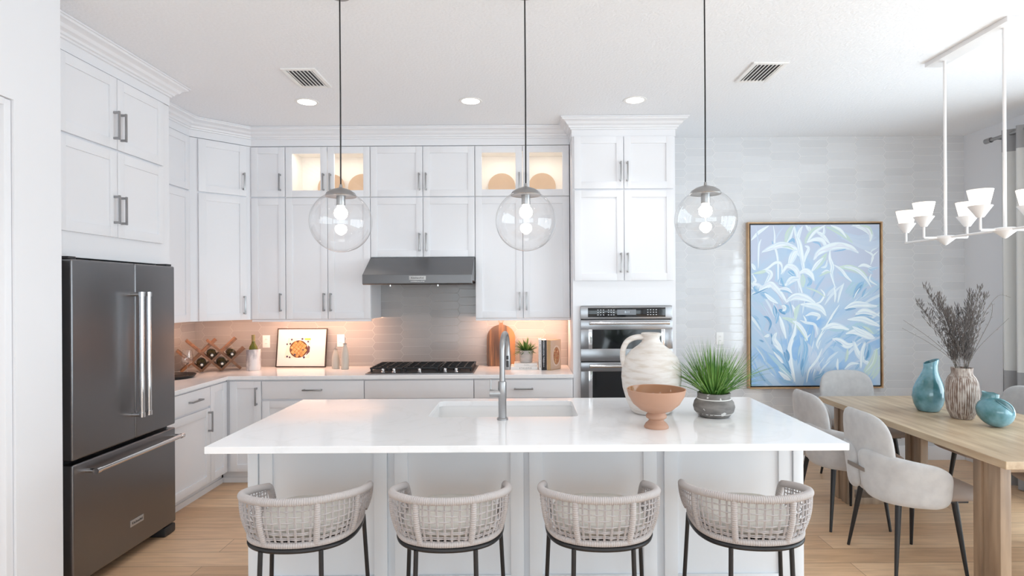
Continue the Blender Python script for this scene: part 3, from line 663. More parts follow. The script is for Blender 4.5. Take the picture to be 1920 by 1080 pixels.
def bottle(loc, rot, label, group=None, standing=False):
    t_ = thing('wine_bottle', label, 'wine bottle', loc, 0, group); t_.rotation_euler = rot
    MB().lathe([(0, 0), (0.034, 0), (0.037, 0.004), (0.037, 0.175), (0.034, 0.195), (0.018, 0.225), (0.0145, 0.24), (0.014, 0.30), (0, 0.30)], 32).build('bottle_body', BGL if not standing else pm('green_bottle_glass', (0.10, 0.11, 0.012), 0.08), t_)
    MB().lathe([(0.0144, 0.245), (0.0148, 0.245), (0.0148, 0.296), (0.0155, 0.298), (0.0155, 0.304), (0, 0.304)], 24).build('foil_cap', BLACK if not standing else pm('gold_foil', (0.30, 0.25, 0.10), 0.4, 0.3), t_)
    if not standing: MB().lathe([(0.0, 0.3045), (0.010, 0.3045), (0.010, 0.306), (0, 0.306)], 16).build('cap_disc', LABEL, t_)
    MB().lathe([(0.0374, 0.06), (0.0376, 0.06), (0.0376, 0.15), (0.0374, 0.15)], 32).build('paper_label', LABEL, t_)
    return t_
ca, sa = math.cos(RKA), math.sin(RKA)
for s_, h_, lb in ((p, 0.5*p, 'dark wine bottle lying in the lower left cell of the rack'), (2*p, 0.5*p, 'dark wine bottle lying in the lower right cell of the rack'), (1.5*p, p, 'dark wine bottle lying in the upper left cell of the rack'), (2.5*p, p, 'dark wine bottle lying in the upper right cell of the rack')):
    yb = 0.165; x = RX+s_*ca-yb*sa; y = RY+s_*sa+yb*ca
    # bottle rests on the two lower slats, neck towards the room
    bottle((x, y, ZC+0.0006+o_+h_-0.009), (PI/2, 0, RKA), lb, 'bottles in the wine rack')
# marble chiller with bottle
MARB = pm('marble', (0.72, 0.72, 0.74), 0.22); noise_var(MARB, (0.20, 0.21, 0.25), (0.62, 0.62, 0.64), (1, 1, 0.5), 13, 6, lo=0.36, hi=0.54)
o = MB().lathe([(0, 0), (0.059, 0), (0.061, 0.002), (0.061, 0.186), (0.060, 0.188), (0.048, 0.188), (0.046, 0.186), (0.046, 0.012), (0, 0.012)], 48).build('wine_chiller', MARB); o.location = (-2.44, 5.245, ZC+0.0006)
tag(o, 'grey-veined marble wine chiller on the counter left of the waffle print', 'wine chiller')
bottle((-2.44, 5.245, ZC+0.0135), (0, 0, 0), 'green wine bottle standing in the marble chiller', standing=True)
# framed waffle print leaning
tl = math.radians(8)
t = thing('picture_frame', 'black-framed waffle photograph leaning on the backsplash', 'picture frame', (-2.085, 5.425, ZC+0.001)); t.rotation_euler = (-tl, 0, math.radians(-3))
fw, fh = 0.475, 0.362; FR = pm('dark_frame', (0.035, 0.022, 0.018), 0.35)
m = MB()
m.box(-fw/2, fw/2, -0.009, 0.009, 0, 0.009, 0.001); m.box(-fw/2, fw/2, -0.009, 0.009, fh-0.009, fh, 0.001); m.box(-fw/2, -fw/2+0.009, -0.009, 0.009, 0.009, fh-0.009, 0.001); m.box(fw/2-0.009, fw/2, -0.009, 0.009, 0.009, fh-0.009, 0.001); m.build('frame', FR, t)
MB().box(-fw/2+0.008, fw/2-0.008, -0.003, 0.006, 0.008, fh-0.008).build('mat_board', pm('mat_board', (0.74, 0.73, 0.72), 0.6), t, smooth=False)
def flat_colored(name, shapes, parent, mat, y0, xf, dy=-0.00004):
    """shapes: (polygon pts, colour) stacked towards -y"""
    bm = bmesh.new(); cl = bm.loops.layers.float_color.new('Col')
    for i, (poly, c) in enumerate(shapes):
        if isinstance(poly, tuple):
            Lp, Rp = [[bm.verts.new((xf(*p)[0], y0+dy*i, xf(*p)[1])) for p in q] for q in poly]
            for k in range(len(Lp)-1):
                try: f = bm.faces.new((Lp[k], Lp[k+1], Rp[k+1], Rp[k]))
                except ValueError: continue
                f.normal_update()
                if f.normal.y > 0: f.normal_flip()
                for l in f.loops: l[cl] = (*c, 1)
            continue
        vs = [bm.verts.new((xf(*p)[0], y0+dy*i, xf(*p)[1])) for p in poly]
        try: f = bm.faces.new(vs)
        except ValueError: continue
        if f.normal.y > 0 or True:
            f.normal_update()
            if f.normal.y > 0: f.normal_flip()
        for l in f.loops: l[cl] = (*c, 1)
    bmesh.ops.triangulate(bm, faces=bm.faces[:])
    me = bpy.data.meshes.new(name); bm.to_mesh(me); bm.free(); me.materials.append(mat)
    o = bpy.data.objects.new(name, me); COL.objects.link(o); o.parent = parent; return o
def disc(cx, cy, r, n=20, ry=None): return [(cx+r*math.cos(2*PI*i/n), cy+(ry or r)*math.sin(2*PI*i/n)) for i in range(n)]
def rib(pts, w, taper=(0.02, 0.02), n=9):
    P = [Vector((p[0], p[1], 0)) for p in pts]; C = crs(P, n) if len(P) > 2 else [P[0].lerp(P[-1], i/8) for i in range(9)]
    m_ = len(C); L, R = [], []
    for i, c in enumerate(C):
        t_ = (C[min(i+1, m_-1)]-C[max(i-1, 0)]).normalized(); nn = Vector((-t_.y, t_.x, 0)); u = i/(m_-1)
        a, b2 = taper; s_ = math.sin(PI*(0.015+0.97*u))**0.75; e = (a if u < 0.5 else b2); ww = w/2*(e+(1-e)*s_)
        L.append(c+nn*ww); R.append(c-nn*ww)
    return ([(v.x, v.y) for v in L], [(v.x, v.y) for v in R])
# waffle photo, coordinates in the 1163x1080 crop of the print (0..1163)
wf = lambda x, y: (-0.029+(x-581)/1163*0.345, 0.176-(y-600)/1163*0.345)
S = []
S.append(([(240, 285), (960, 285), (940, 905), (140, 905)], (0.74, 0.68, 0.60)))
S.append((disc(640, 620, 330, 28, 300), (0.82, 0.80, 0.76))); S.append(([(760, 285), (960, 285), (960, 345), (770, 345)], (0.85, 0.45, 0.08)))
S.append(([(880, 500), (950, 560), (940, 720), (830, 830), (870, 650)], (0.10, 0.05, 0.07)))
S.append((disc(585, 625, 292, 32, 275), (0.12, 0.045, 0.02)))
rnd = random.Random(3)
for ix in range(-3, 4):
    for iy in range(-3, 4):
        c = (585+ix*98*0.8+iy*98*0.58, 625+ix*98*0.6-iy*98*0.78)
        if math.hypot(c[0]-585, c[1]-625) < 262:
            a0 = 0.64; h_ = 44; poly = []
            for dx, dy in ((-h_, -h_), (h_, -h_), (h_, h_), (-h_, h_)): poly.append((c[0]+dx*math.cos(a0)-dy*math.sin(a0), c[1]+dx*math.sin(a0)+dy*math.cos(a0)))
            k = rnd.random(); S.append((poly, (0.50+0.12*k, 0.24+0.12*k, 0.075+0.06*k)))
            for _ in range(3):
                S.append((disc(c[0]+rnd.uniform(-28, 28), c[1]+rnd.uniform(-28, 28), rnd.uniform(6, 13), 8), rnd.choice([(0.42, 0.16, 0.05), (0.88, 0.68, 0.4), (0.5, 0.22, 0.10)])))
for x, y, r in ((208, 475, 28), (310, 462, 32), (228, 862, 32), (312, 885, 30), (690, 310, 34), (880, 395, 30), (770, 885, 36), (350, 330, 30), (470, 800, 34), (730, 650, 26)): S.append((disc(x, y, r, 14), (0.07, 0.05, 0.09)))
flat_colored('waffle_print', S, t, attr_mat('print_inks', 0.5), -0.0034, wf, -0.000006)
# cruets
CER = pm('sage_ceramic', (0.50, 0.49, 0.45), 0.45); 
def cruet(loc, hgt, label):
    t_ = thing('oil_cruet', label, 'cruet', loc, 0, 'ceramic oil cruets'); k = hgt
    MB().lathe([(0, 0), (0.031, 0), (0.034, 0.004), (0.035, k*0.35), (0.033, k*0.6), (0.024, k*0.82), (0.015, k*0.95), (0.0125, k), (0, k)], 32).build('bottle_body', CER, t_)
    m = MB(); A = Matrix.Translation((0, 0, k)); m.lathe([(0, 0), (0.017, 0.0), (0.018, 0.006), (0.008, 0.010), (0, 0.010)], 20, A); m.tube(crs([(0, 0, 0.008), (0, 0, 0.030), (0.003, 0, 0.045), (-0.002, 0, 0.060)], 5), 0.0028, 8, M=A); m.build('pour_spout', NICKEL, t_)
cruet((-1.722, 5.31, ZC+0.0006), 0.175, 'shorter sage ceramic oil cruet with a metal spout')
cruet((-1.625, 5.27, ZC+0.0006), 0.225, 'taller sage ceramic oil cruet with a metal spout, nearer the cooktop')
# cutting board
BOARD = wood_mat('board_wood', (0.06, 0.028, 0.014), (0.36, 0.165, 0.06), (9, 1, 0.7), 0.4, 1.5)
[setattr(e, 'position', p_) for n_ in BOARD.node_tree.nodes if n_.type == 'VALTORGB' for e, p_ in zip(n_.color_ramp.elements, (0.42, 0.60))]
t = thing('cutting_board', 'arched wooden cutting board leaning on the backsplash', 'cutting board', (-0.222, 5.43, ZC+0.0006)); t.rotation_euler = (math.radians(-7), 0, 0)
W2, HB_, R_ = 0.132, 0.385, 0.125
pts = [(-W2+0.012, 0), (W2-0.012, 0), (W2, 0.012)] + [(W2*math.cos(a), (HB_-R_)+R_*math.sin(a)) for a in [PI/2*i/12 for i in range(0, 11)]]
pts = pts + [(0.018, HB_), (0.017, HB_+0.018), (-0.017, HB_+0.018), (-0.018, HB_)] + [(-x, z) for x, z in reversed(pts[2:])]
MB().prism(pts, -0.009, 0.009, 'y').build('board', BOARD, t, smooth=False)
MB().tube(crs([(-0.012, -0.010, HB_+0.008), (-0.02, -0.011, HB_+0.035), (-0.016, -0.010, HB_+0.058), (0, -0.01, HB_+0.066), (0.016, -0.010, HB_+0.058), (0.02, -0.011, HB_+0.035), (0.012, -0.010, HB_+0.008)], 5), 0.0022, 6).build('hanging_loop', pm('leather', (0.35, 0.16, 0.07), 0.6), t)
# books
PAGE = pm('book_pages', (0.80, 0.77, 0.70), 0.8)
def book(label, loc, rz, w_, d_, h_, cover, spine_axis, group, cat='book'):
    """upright: w_ thickness (x), d_ depth (y, spine at y=0), h_ height. flat: spine_axis 'flat': w_ length x, d_ depth, h_ thickness"""
    t_ = thing('book', label, cat, loc, rz, group); c = 0.003
    m = MB()
    if spine_axis == 'up':
        m.box(0, c, 0, d_, 0, h_, 0.0008); m.box(w_-c, w_, 0, d_, 0, h_, 0.0008); m.box(c, w_-c, 0, c, 0, h_, 0.0008); m.build('cover', cover, t_)
        MB().box(c, w_-c, c, d_-0.004, 0.003, h_-0.003).build('pages', PAGE, t_, smooth=False)
    else:
        m.box(0, w_, 0, d_, 0, c, 0.0008); m.box(0, w_, 0, d_, h_-c, h_, 0.0008); m.box(0, w_, 0, c, c, h_-c, 0.0008); m.build('cover', cover, t_)
        MB().box(0.003, w_-0.003, c, d_-0.004, c, h_-c).build('pages', PAGE, t_, smooth=False)
    return t_
BW = pm('white_cover', (0.78, 0.78, 0.77), 0.5); BB = pm('black_cover', (0.015, 0.015, 0.018), 0.35); BT = pm('tan_cover', (0.55, 0.38, 0.20), 0.55)
b1 = book('lower white book lying flat under the small potted plant', (-0.125, 5.16, ZC+0.0006), 0, 0.238, 0.20, 0.027, BW, 'flat', 'flat books under the plant')
text_mesh('spine_lettering', 'E T H I O P I A', 0.017, INK, b1, Matrix.Translation((0.13, -0.0006, 0.0135)) @ FRONT)
b2 = book('upper white book lying flat, directly under the small potted plant', (-0.095, 5.18, ZC+0.0282), 0, 0.205, 0.17, 0.025, BW, 'flat', 'flat books under the plant')
text_mesh('spine_lettering', 'THE BOOK', 0.010, pm('grey_print', (0.35, 0.35, 0.35), 0.5), b2, Matrix.Translation((0.11, -0.0006, 0.0125)) @ FRONT)
SP = Matrix.Rotation(PI/2, 4, 'Y') @ Matrix.Identity(4)
def spine_text(b__, body, size, x, z, mat):
    text_mesh('spine_lettering', body, size, mat, b__, Matrix.Translation((x, -0.0006, z)) @ Matrix.Rotation(PI/2, 4, 'Y') @ FRONT)
b3 = book('slim white upright book, leftmost of the three standing books', (0.122, 5.13, ZC+0.0006), 0, 0.024, 0.19, 0.268, BW, 'up', 'upright cookbooks by the oven tower')
spine_text(b3, '5 . NEW CLASSIC COOKING AT HOME', 0.013, 0.012, 0.135, INK)
b4 = book('black upright book in the middle of the three standing books', (0.148, 5.13, ZC+0.0006), 0, 0.044, 0.20, 0.262, BB, 'up', 'upright cookbooks by the oven tower')
spine_text(b4, 'MODERN LOCAL TABLE', 0.018, 0.017, 0.165, PR); spine_text(b4, 'cookbook', 0.012, 0.018, 0.05, PR)
b5 = book('tan upright cookbook with a food photo on its cover, turned outward', (0.194, 5.125, ZC+0.0006), math.radians(-37), 0.036, 0.165, 0.262, BT, 'up', 'upright cookbooks by the oven tower')
S = [([(0.004, 0.004), (0.16, 0.004), (0.16, 0.258), (0.004, 0.258)], (0.62, 0.52, 0.42)), (disc(0.095, 0.12, 0.062, 24, 0.092), (0.72, 0.66, 0.60)), (disc(0.095, 0.12, 0.050, 24, 0.078), (0.42, 0.24, 0.12))]
for _ in range(34):
    a = rnd.uniform(0, 6.28); r_ = rnd.uniform(0, 1)**0.5; S.append((disc(0.095+0.04*r_*math.cos(a), 0.12+0.064*r_*math.sin(a), rnd.uniform(0.004, 0.011), 9), rnd.choice([(0.5, 0.28, 0.12), (0.3, 0.14, 0.07), (0.65, 0.45, 0.25), (0.38, 0.12, 0.06)])))
o = flat_colored('cover_photo', S, b5, attr_mat('cover_inks', 0.4), -0.0003, lambda a, b: (a, b), -0.000004)
o.rotation_euler = (0, 0, PI/2); o.location = (0.036, 0, 0)
# small potted plant on the books
def ribbed(col, rough=0.6, per=0.012):
    m_ = pm('ribbed_pot', col, rough); N, L = nodes(m_); geo = N.new('ShaderNodeTexCoord'); wv = N.new('ShaderNodeTexWave'); wv.bands_direction = 'Z'; wv.inputs['Scale'].default_value = 18; wv.inputs['Distortion'].default_value = 0.3
    L.new(geo.outputs['Object'], wv.inputs['Vector']); bp = N.new('ShaderNodeBump'); bp.inputs['Strength'].default_value = 0.6; bp.inputs['Distance'].default_value = 0.004
    L.new(wv.outputs['Fac'], bp.inputs['Height']); L.new(bp.outputs[0], N['Principled BSDF'].inputs['Normal']); return m_
GRN = pm('spiky_leaf', (0.05, 0.13, 0.02), 0.45); noise_var(GRN, (0.035, 0.11, 0.015), (0.10, 0.22, 0.035), (1,1,1), 12, 2)
t = thing('potted_plant', 'small spiky green plant in a grey ribbed pot on the white books', 'potted plant', (0.012, 5.265, ZC+0.054))
MB().lathe([(0, 0), (0.050, 0), (0.054, 0.004), (0.064, 0.105), (0.064, 0.11), (0.058, 0.11), (0.055, 0.095), (0, 0.095)], 36).build('pot', ribbed((0.50, 0.48, 0.47)), t)
def leaf(m, base, direction, L, w_, droop, n=6, fold=0.25, up_=Vector((0, 0, 1))):
    d = Vector(direction).normalized(); side = d.cross(up_)
    if side.length < 1e-3: side = Vector((1, 0, 0))
    side.normalize(); vs = []; fs = []; p_ = Vector(base); v = d.copy()
    for i in range(n+1):
        u = i/n; ww = w_*(1-u**2.2)*(0.55+0.45*min(1, u*4)); nn = side.cross(v).normalized()
        vs += [p_-side*ww/2, p_+nn*ww*fold*0.5 if False else p_-nn*ww*fold, p_+side*ww/2]
        v = (v+Vector((0, 0, -droop/n))).normalized(); p_ = p_+v*L/n
    for i in range(n):
        a = i*3; fs += [(a, a+1, a+4, a+3), (a+1, a+2, a+5, a+4)]
    m.faces(vs, fs)
m = MB(); rp = random.Random(11)
for i in range(120):
    az = rp.uniform(0, 2*PI); el = rp.uniform(-0.25, 1.35) ; d = (math.cos(az)*math.cos(el), math.sin(az)*math.cos(el), math.sin(el))
    leaf(m, (0.02*math.cos(az), 0.02*math.sin(az), 0.105), d, rp.uniform(0.09, 0.135)*(0.8 if math.cos(az) > 0.3 else 1), rp.uniform(0.010, 0.015), 0.25)
m.build('foliage', GRN, t)
MB().lathe([(0, 0.096), (0.054, 0.096)], 20).build('soil', pm('soil', (0.05, 0.035, 0.025), 0.9), t)
# plates and bowls in the glass cabinets
PLATE = pm('cream_stoneware', (0.50, 0.37, 0.26), 0.25); BOWL = pm('grey_stoneware', (0.33, 0.32, 0.28), 0.3)
SHZ = ZM+0.0185
def plate(x, label):
    t_ = thing('display_plate', label, 'plate', (x, 5.432, SHZ), 0, 'plates in the lit glass cabinets')
    t_.rotation_euler = (math.radians(90-9), 0, 0)
    A = Matrix.Translation((0, 0.125, 0))
    MB().lathe([(0, -0.004), (0.07, -0.004), (0.085, 0.002), (0.125, 0.012), (0.126, 0.016), (0.084, 0.008), (0.07, 0.003), (0, 0.003)], 56, A).build('plate_body', PLATE, t_)
plate(-1.795, 'cream plate standing in the left half of the left glass cabinet')
plate(-1.512, 'cream plate standing in the right half of the left glass cabinet')
plate(-0.207, 'cream plate standing in the left half of the right glass cabinet')
plate(0.170, 'cream plate standing in the right half of the right glass cabinet')
def sbowl(x, label, n=2):
    o_ = MB().lathe([(0, 0.0), (0.040, 0.0), (0.052, 0.006), (0.054, 0.040), (0.052, 0.042), (0.049, 0.040), (0.047, 0.009), (0, 0.006)], 36).build('small_bowl', BOWL); o_.location = (x, 5.30, SHZ+0.0006)
    tag(o_, label, 'bowl', 'small bowls in the glass cabinets')
sbowl(-1.822, 'small grey bowl before the plate in the left half of the left glass cabinet')
sbowl(-1.50, 'small grey bowl before the plate in the right half of the left glass cabinet')
sbowl(-0.193, 'small grey bowl before the plate in the left half of the right glass cabinet')
sbowl(0.178, 'small grey bowl before the plate in the right half of the right glass cabinet')

# ------------------------------------------------------------------ things on the island
IZ = 0.9148
JUG = pm('chalky_ceramic', (0.78, 0.74, 0.69), 0.75); noise_var(JUG, (0.62, 0.56, 0.50), (0.73, 0.70, 0.67), (1, 1, 5), 12, 9, bump=0.35, bdist=0.003, lo=0.32, hi=0.55)
t = thing('ceramic_jug', 'large chalky white ceramic jug with one handle on the island', 'jug', (0.712, 3.29, IZ))
MB().lathe([(0, 0), (0.098, 0), (0.112, 0.010), (0.140, 0.07), (0.160, 0.14), (0.167, 0.20), (0.163, 0.26), (0.146, 0.31), (0.110, 0.352), (0.074, 0.378), (0.053, 0.398), (0.047, 0.414), (0.048, 0.428), (0.055, 0.434), (0.056, 0.446), (0.050, 0.449), (0.040, 0.446), (0.038, 0.42), (0.03, 0.40), (0, 0.39)], 56).build('jug_body', JUG, t, ang=60)
MB().tube(crs([(-0.045, 0, 0.425), (-0.085, 0, 0.424), (-0.13, -0.0, 0.405), (-0.155, -0.0, 0.365), (-0.161, 0, 0.315), (-0.152, 0, 0.26)], 6), 0.0155, 14).build('handle', JUG, t)
TER = pm('terracotta', (0.46, 0.265, 0.18), 0.55); TER2 = pm('terracotta_glaze', (0.36, 0.18, 0.09), 0.12)
t = thing('footed_bowl', 'terracotta footed bowl in front of the white jug', 'bowl', (0.657, 2.925, IZ))
MB().lathe([(0, 0), (0.060, 0), (0.061, 0.006), (0.053, 0.020), (0.038, 0.034), (0.035, 0.040), (0.050, 0.050), (0.052, 0.060), (0.045, 0.070), (0.043, 0.075), (0.080, 0.090), (0.115, 0.120), (0.138, 0.160), (0.146, 0.192), (0.144, 0.194), (0.141, 0.192)], 56).build('bowl_body', TER, t, ang=50)
MB().lathe([(0.141, 0.192), (0.132, 0.160), (0.108, 0.123), (0.070, 0.100), (0, 0.092)], 56).build('glazed_inside', TER2, t, ang=60)
# grass in low stone pot
STN = pm('dark_stoneware', (0.24, 0.22, 0.205), 0.8)
noise_var(STN, (0.13, 0.12, 0.115), (0.23, 0.215, 0.205), (1, 1, 3), 10, 5)
def potmat():
    N, L = nodes(STN); b = N['Principled BSDF']; src = b.inputs['Base Color'].links[0].from_socket
    tc = N.new('ShaderNodeTexCoord'); sp = N.new('ShaderNodeSeparateXYZ'); L.new(tc.outputs['Object'], sp.inputs[0])
    nz = N.new('ShaderNodeTexNoise'); nz.inputs['Scale'].default_value = 28; nz.inputs['Detail'].default_value = 5; L.new(tc.outputs['Object'], nz.inputs['Vector'])
    s1 = math_node(N, L, 'LESS_THAN', math_node(N, L, 'ABSOLUTE', math_node(N, L, 'SUBTRACT', sp.outputs['Z'], 0.098)), 0.0022)
    s2 = math_node(N, L, 'MULTIPLY', math_node(N, L, 'LESS_THAN', math_node(N, L, 'ABSOLUTE', math_node(N, L, 'SUBTRACT', sp.outputs['Z'], 0.022)), 0.002), math_node(N, L, 'GREATER_THAN', nz.outputs['Fac'], 0.46))
    s3 = math_node(N, L, 'MULTIPLY', math_node(N, L, 'GREATER_THAN', nz.outputs['Fac'], 0.635), 0.8)
    f = math_node(N, L, 'MAXIMUM', math_node(N, L, 'MAXIMUM', s1, s2), s3)
    mx = N.new('ShaderNodeMix'); mx.data_type = 'RGBA'; L.new(f, mx.inputs[0]); L.new(src, mx.inputs[6]); mx.inputs[7].default_value = (0.72, 0.71, 0.69, 1); L.new(mx.outputs[2], b.inputs['Base Color'])
potmat()
t = thing('potted_grass', 'bushy green grass in a dark stoneware pot on the island', 'potted plant', (1.030, 3.185, IZ))
MB().lathe([(0, 0), (0.070, 0), (0.082, 0.004), (0.104, 0.030), (0.110, 0.055), (0.104, 0.080), (0.090, 0.098), (0.087, 0.104), (0.087, 0.128), (0.083, 0.130), (0.079, 0.126), (0.078, 0.112), (0, 0.112)], 48).build('pot', STN, t, ang=50)
GR = []
for c1, c2 in (((0.05, 0.16, 0.025), (0.14, 0.30, 0.05)), ((0.10, 0.24, 0.04), (0.26, 0.42, 0.10))):
    g_ = pm('grass_blade', c1, 0.45); noise_var(g_, c1, c2, (1,1,1), 9, 2); GR.append(g_)
MB().lathe([(0, 0.113), (0.077, 0.113)], 20).build('soil', pm('potting_soil', (0.10, 0.065, 0.045), 0.9), t)
rp = random.Random(5)
for gi, cnt in ((0, 230), (1, 110)):
    m = MB()
    for i in range(cnt):
        az = rp.uniform(0, 2*PI); sp_ = rp.random()**0.7; el = PI/2-sp_*0.92
        d = Vector((math.cos(az)*math.cos(el), math.sin(az)*math.cos(el), math.sin(el))); r0 = 0.045*rp.random()**0.5
        leaf(m, (r0*math.cos(az), r0*math.sin(az), 0.108), d, rp.uniform(0.21, 0.335), rp.uniform(0.004, 0.0085), rp.uniform(0.1, 0.75)*(0.3+sp_), 8, 0.3)
    for i in range(3 if gi == 0 else 6):
        az = rp.choice([0.0, PI])+rp.uniform(-0.5, 0.5); d = (math.cos(az)*0.85, math.sin(az)*0.5, 0.78); leaf(m, (0.02*math.cos(az), 0, 0.11), d, rp.uniform(0.32, 0.37), 0.007, 0.6, 9, 0.3)
    m.build('grass', GR[gi], t)

# ------------------------------------------------------------------ pendants, downlights, vents
def pendant():
    t = thing('pendant_light', 'clear glass globe pendant', 'pendant light', (0, 2.8, 1.938), 0, 'glass globe pendants over the island')
    R = 0.146; a0 = math.radians(23)
    prof = [(R*math.sin(a), -R*math.cos(a)) for a in [(PI-a0)*i/40 for i in range(41)]]; prof[0] = (0, -R)
    MB().lathe(prof, 64).build('glass_globe', GLASS, t, ang=80)
    zt = R*math.cos(a0)
    MB().lathe([(0.050, zt-0.012), (0.072, zt-0.014), (0.074, zt-0.010), (0.066, zt+0.004), (0.045, zt+0.018), (0.020, zt+0.026), (0.008, zt+0.030), (0.006, zt+0.045), (0, zt+0.045)], 40).build('cap', NICKEL, t)
    MB().lathe([(0, 0.077), (0.020, 0.077), (0.021, 0.080), (0.021, zt-0.013), (0.05, zt-0.012)], 28).build('socket', NICKEL, t)
    MB().lathe([(0, 0.010), (0.017, 0.014), (0.028, 0.025), (0.032, 0.041), (0.028, 0.057), (0.018, 0.068), (0.0165, 0.077), (0, 0.077)], 28).build('bulb', BULB, t)
    MB().tube([(0, 0, zt+0.04), (0.001, 0, 0.6), (0, 0, H-1.938-0.03)], 0.0036, 8).build('cord', BLACK, t)
    MB().lathe([(0, H-1.938-0.03), (0.05, H-1.938-0.03), (0.062, H-1.938-0.02), (0.062, H-1.938-0.0005), (0, H-1.938-0.0005)], 32).build('ceiling_canopy', NICKEL, t)
    return t
P0 = pendant(); P0.location = (-0.879, 2.8, 1.938); P0['label'] = 'clear glass globe pendant over the left end of the island'
dup(P0, (0.009, 2.8, 1.938), label='clear glass globe pendant in the middle, above the faucet')
dup(P0, (0.871, 2.8, 1.939), label='clear glass globe pendant nearest the painting, above the grass plant')
def downlight(x, y, label):
    t = thing('recessed_light', label, 'ceiling light', (x, y, H), 0, 'recessed ceiling lights')
    MB().lathe([(0.068, -0.004), (0.085, -0.004), (0.088, -0.0005), (0.068, -0.0005)], 40).build('trim_ring', PLASTIC, t)
    MB().lathe([(0, -0.0025), (0.067, -0.0035), (0.067, -0.0005), (0, -0.0005)], 40).build('lens', DOWN, t)
downlight(-1.64, 4.42, 'lit recessed ceiling light above the left counter, under the left vent')
downlight(-0.40, 4.42, 'lit recessed ceiling light in front of the cabinet over the hood')
downlight(0.845, 4.42, 'lit recessed ceiling light in front of the oven tower')
for x, nm in ((-1.64, 'fridge end'), (-0.40, 'middle'), (0.845, 'dining end')): downlight(x, 1.55, 'added out-of-view ceiling light behind the stools at the %s of the island' % nm)  # extra fixtures added out of view to brighten the near side of the room
for x, y_, pw in ((-1.64, 4.42, 22), (-0.40, 4.42, 22), (0.845, 4.42, 22), (-1.64, 1.55, 36), (-0.40, 1.55, 36), (0.845, 1.55, 36)):  # the nearer three beams belong to the added, unseen fixtures
    l = bpy.data.lights.new('downlight_beam', 'SPOT'); l.energy = pw; l.spot_size = 1.7; l.spot_blend = 0.7; l.shadow_soft_size = 0.06; l.color = (0.97, 0.98, 1)
    o = bpy.data.objects.new('downlight_beam', l); COL.objects.link(o); o.location = (x, y_, H-0.02)
DARKV = pm('vent_dark', (0.10, 0.10, 0.11), 0.6)
def vent(x, y, label, s=1):
    t = thing('ceiling_vent', label, 'vent', (x, y, H), 0, 'ceiling air vents'); a, b_ = 0.112, 0.17
    m = MB()
    m.box(-a, -a+0.028, -b_, b_, -0.010, -0.0005, 0.002); m.box(a-0.028, a, -b_, b_, -0.010, -0.0005, 0.002); m.box(-a+0.028, a-0.028, -b_, -b_+0.028, -0.010, -0.0005, 0.002); m.box(-a+0.028, a-0.028, b_-0.028, b_, -0.010, -0.0005, 0.002); m.build('frame', PLASTIC, t)
    MB().box(-a+0.026, a-0.026, -b_+0.026, b_-0.026, -0.003, -0.0006).build('duct_opening', DARKV, t, smooth=False)
    for i in range(7):
        x0 = -a+0.040+i*0.0245; q = MB(); q.box(-0.0075, 0.0075, -b_+0.028, b_-0.028, -0.0012, 0.0012, M=Matrix.Translation((x0, 0, -0.0085)) @ Matrix.Rotation(s*0.5, 4, 'Y')); q.build('louver', PLASTIC, t, smooth=False)
vent(-1.455, 3.925, 'white ceiling vent left of the leftmost pendant cord')
vent(1.575, 3.87, 'white ceiling vent right of the rightmost pendant cord', -1)

# ------------------------------------------------------------------ painting
t = thing('wall_painting', 'large framed blue and white botanical painting on the tiled wall', 'painting', (2.718, 5.5, 0.686))
PW, PH = 1.256, 1.556
FW = wood_mat('frame_wood', (0.42, 0.24, 0.12), (0.60, 0.40, 0.22), (3, 3, 3), 0.4)
m = MB(); k = 0.012
m.box(-PW/2, -PW/2+k, -0.055, -0.001, 0, PH, 0.001); m.box(PW/2-k, PW/2, -0.055, -0.001, 0, PH, 0.001); m.box(-PW/2+k, PW/2-k, -0.055, -0.001, 0, k, 0.001); m.box(-PW/2+k, PW/2-k, -0.055, -0.001, PH-k, PH, 0.001); m.build('frame', FW, t)
MB().box(-PW/2+k, PW/2-k, -0.03, -0.002, k, PH-k).build('backing', BLACK, t, smooth=False)
cw, ch = PW-2*k-0.028, PH-2*k-0.028; cx0 = -cw/2; cz1 = (PH+ch)/2
CAN = pm('canvas_ground', (0.6, 0.67, 0.82), 0.6)
def canvas():
    N, L = nodes(CAN); b = N['Principled BSDF']; tc = N.new('ShaderNodeTexCoord'); nz = N.new('ShaderNodeTexNoise'); nz.inputs['Scale'].default_value = 2.3; nz.inputs['Detail'].default_value = 5; nz.inputs['Distortion'].default_value = 0.8
    L.new(tc.outputs['Object'], nz.inputs['Vector']); cr = N.new('ShaderNodeValToRGB'); E = cr.color_ramp.elements; E[0].position = 0.32; E[0].color = (0.27, 0.48, 0.76, 1); E[1].position = 0.56; E[1].color = (0.52, 0.58, 0.72, 1); e_ = E.new(0.45); e_.color = (0.46, 0.60, 0.76, 1)
    sp = N.new('ShaderNodeSeparateXYZ'); L.new(tc.outputs['Object'], sp.inputs[0])
    f = math_node(N, L, 'ADD', math_node(N, L, 'MULTIPLY', nz.outputs['Fac'], 0.75), math_node(N, L, 'MULTIPLY', math_node(N, L, 'SUBTRACT', sp.outputs['Z'], 0.05), 0.13))
    L.new(f, cr.inputs[0]); L.new(cr.outputs[0], b.inputs['Base Color'])
canvas()
cv = MB().box(-cw/2, cw/2, -0.048, -0.0301, PH/2-ch/2, PH/2+ch/2, 0.001).build('canvas', CAN, t, smooth=False)
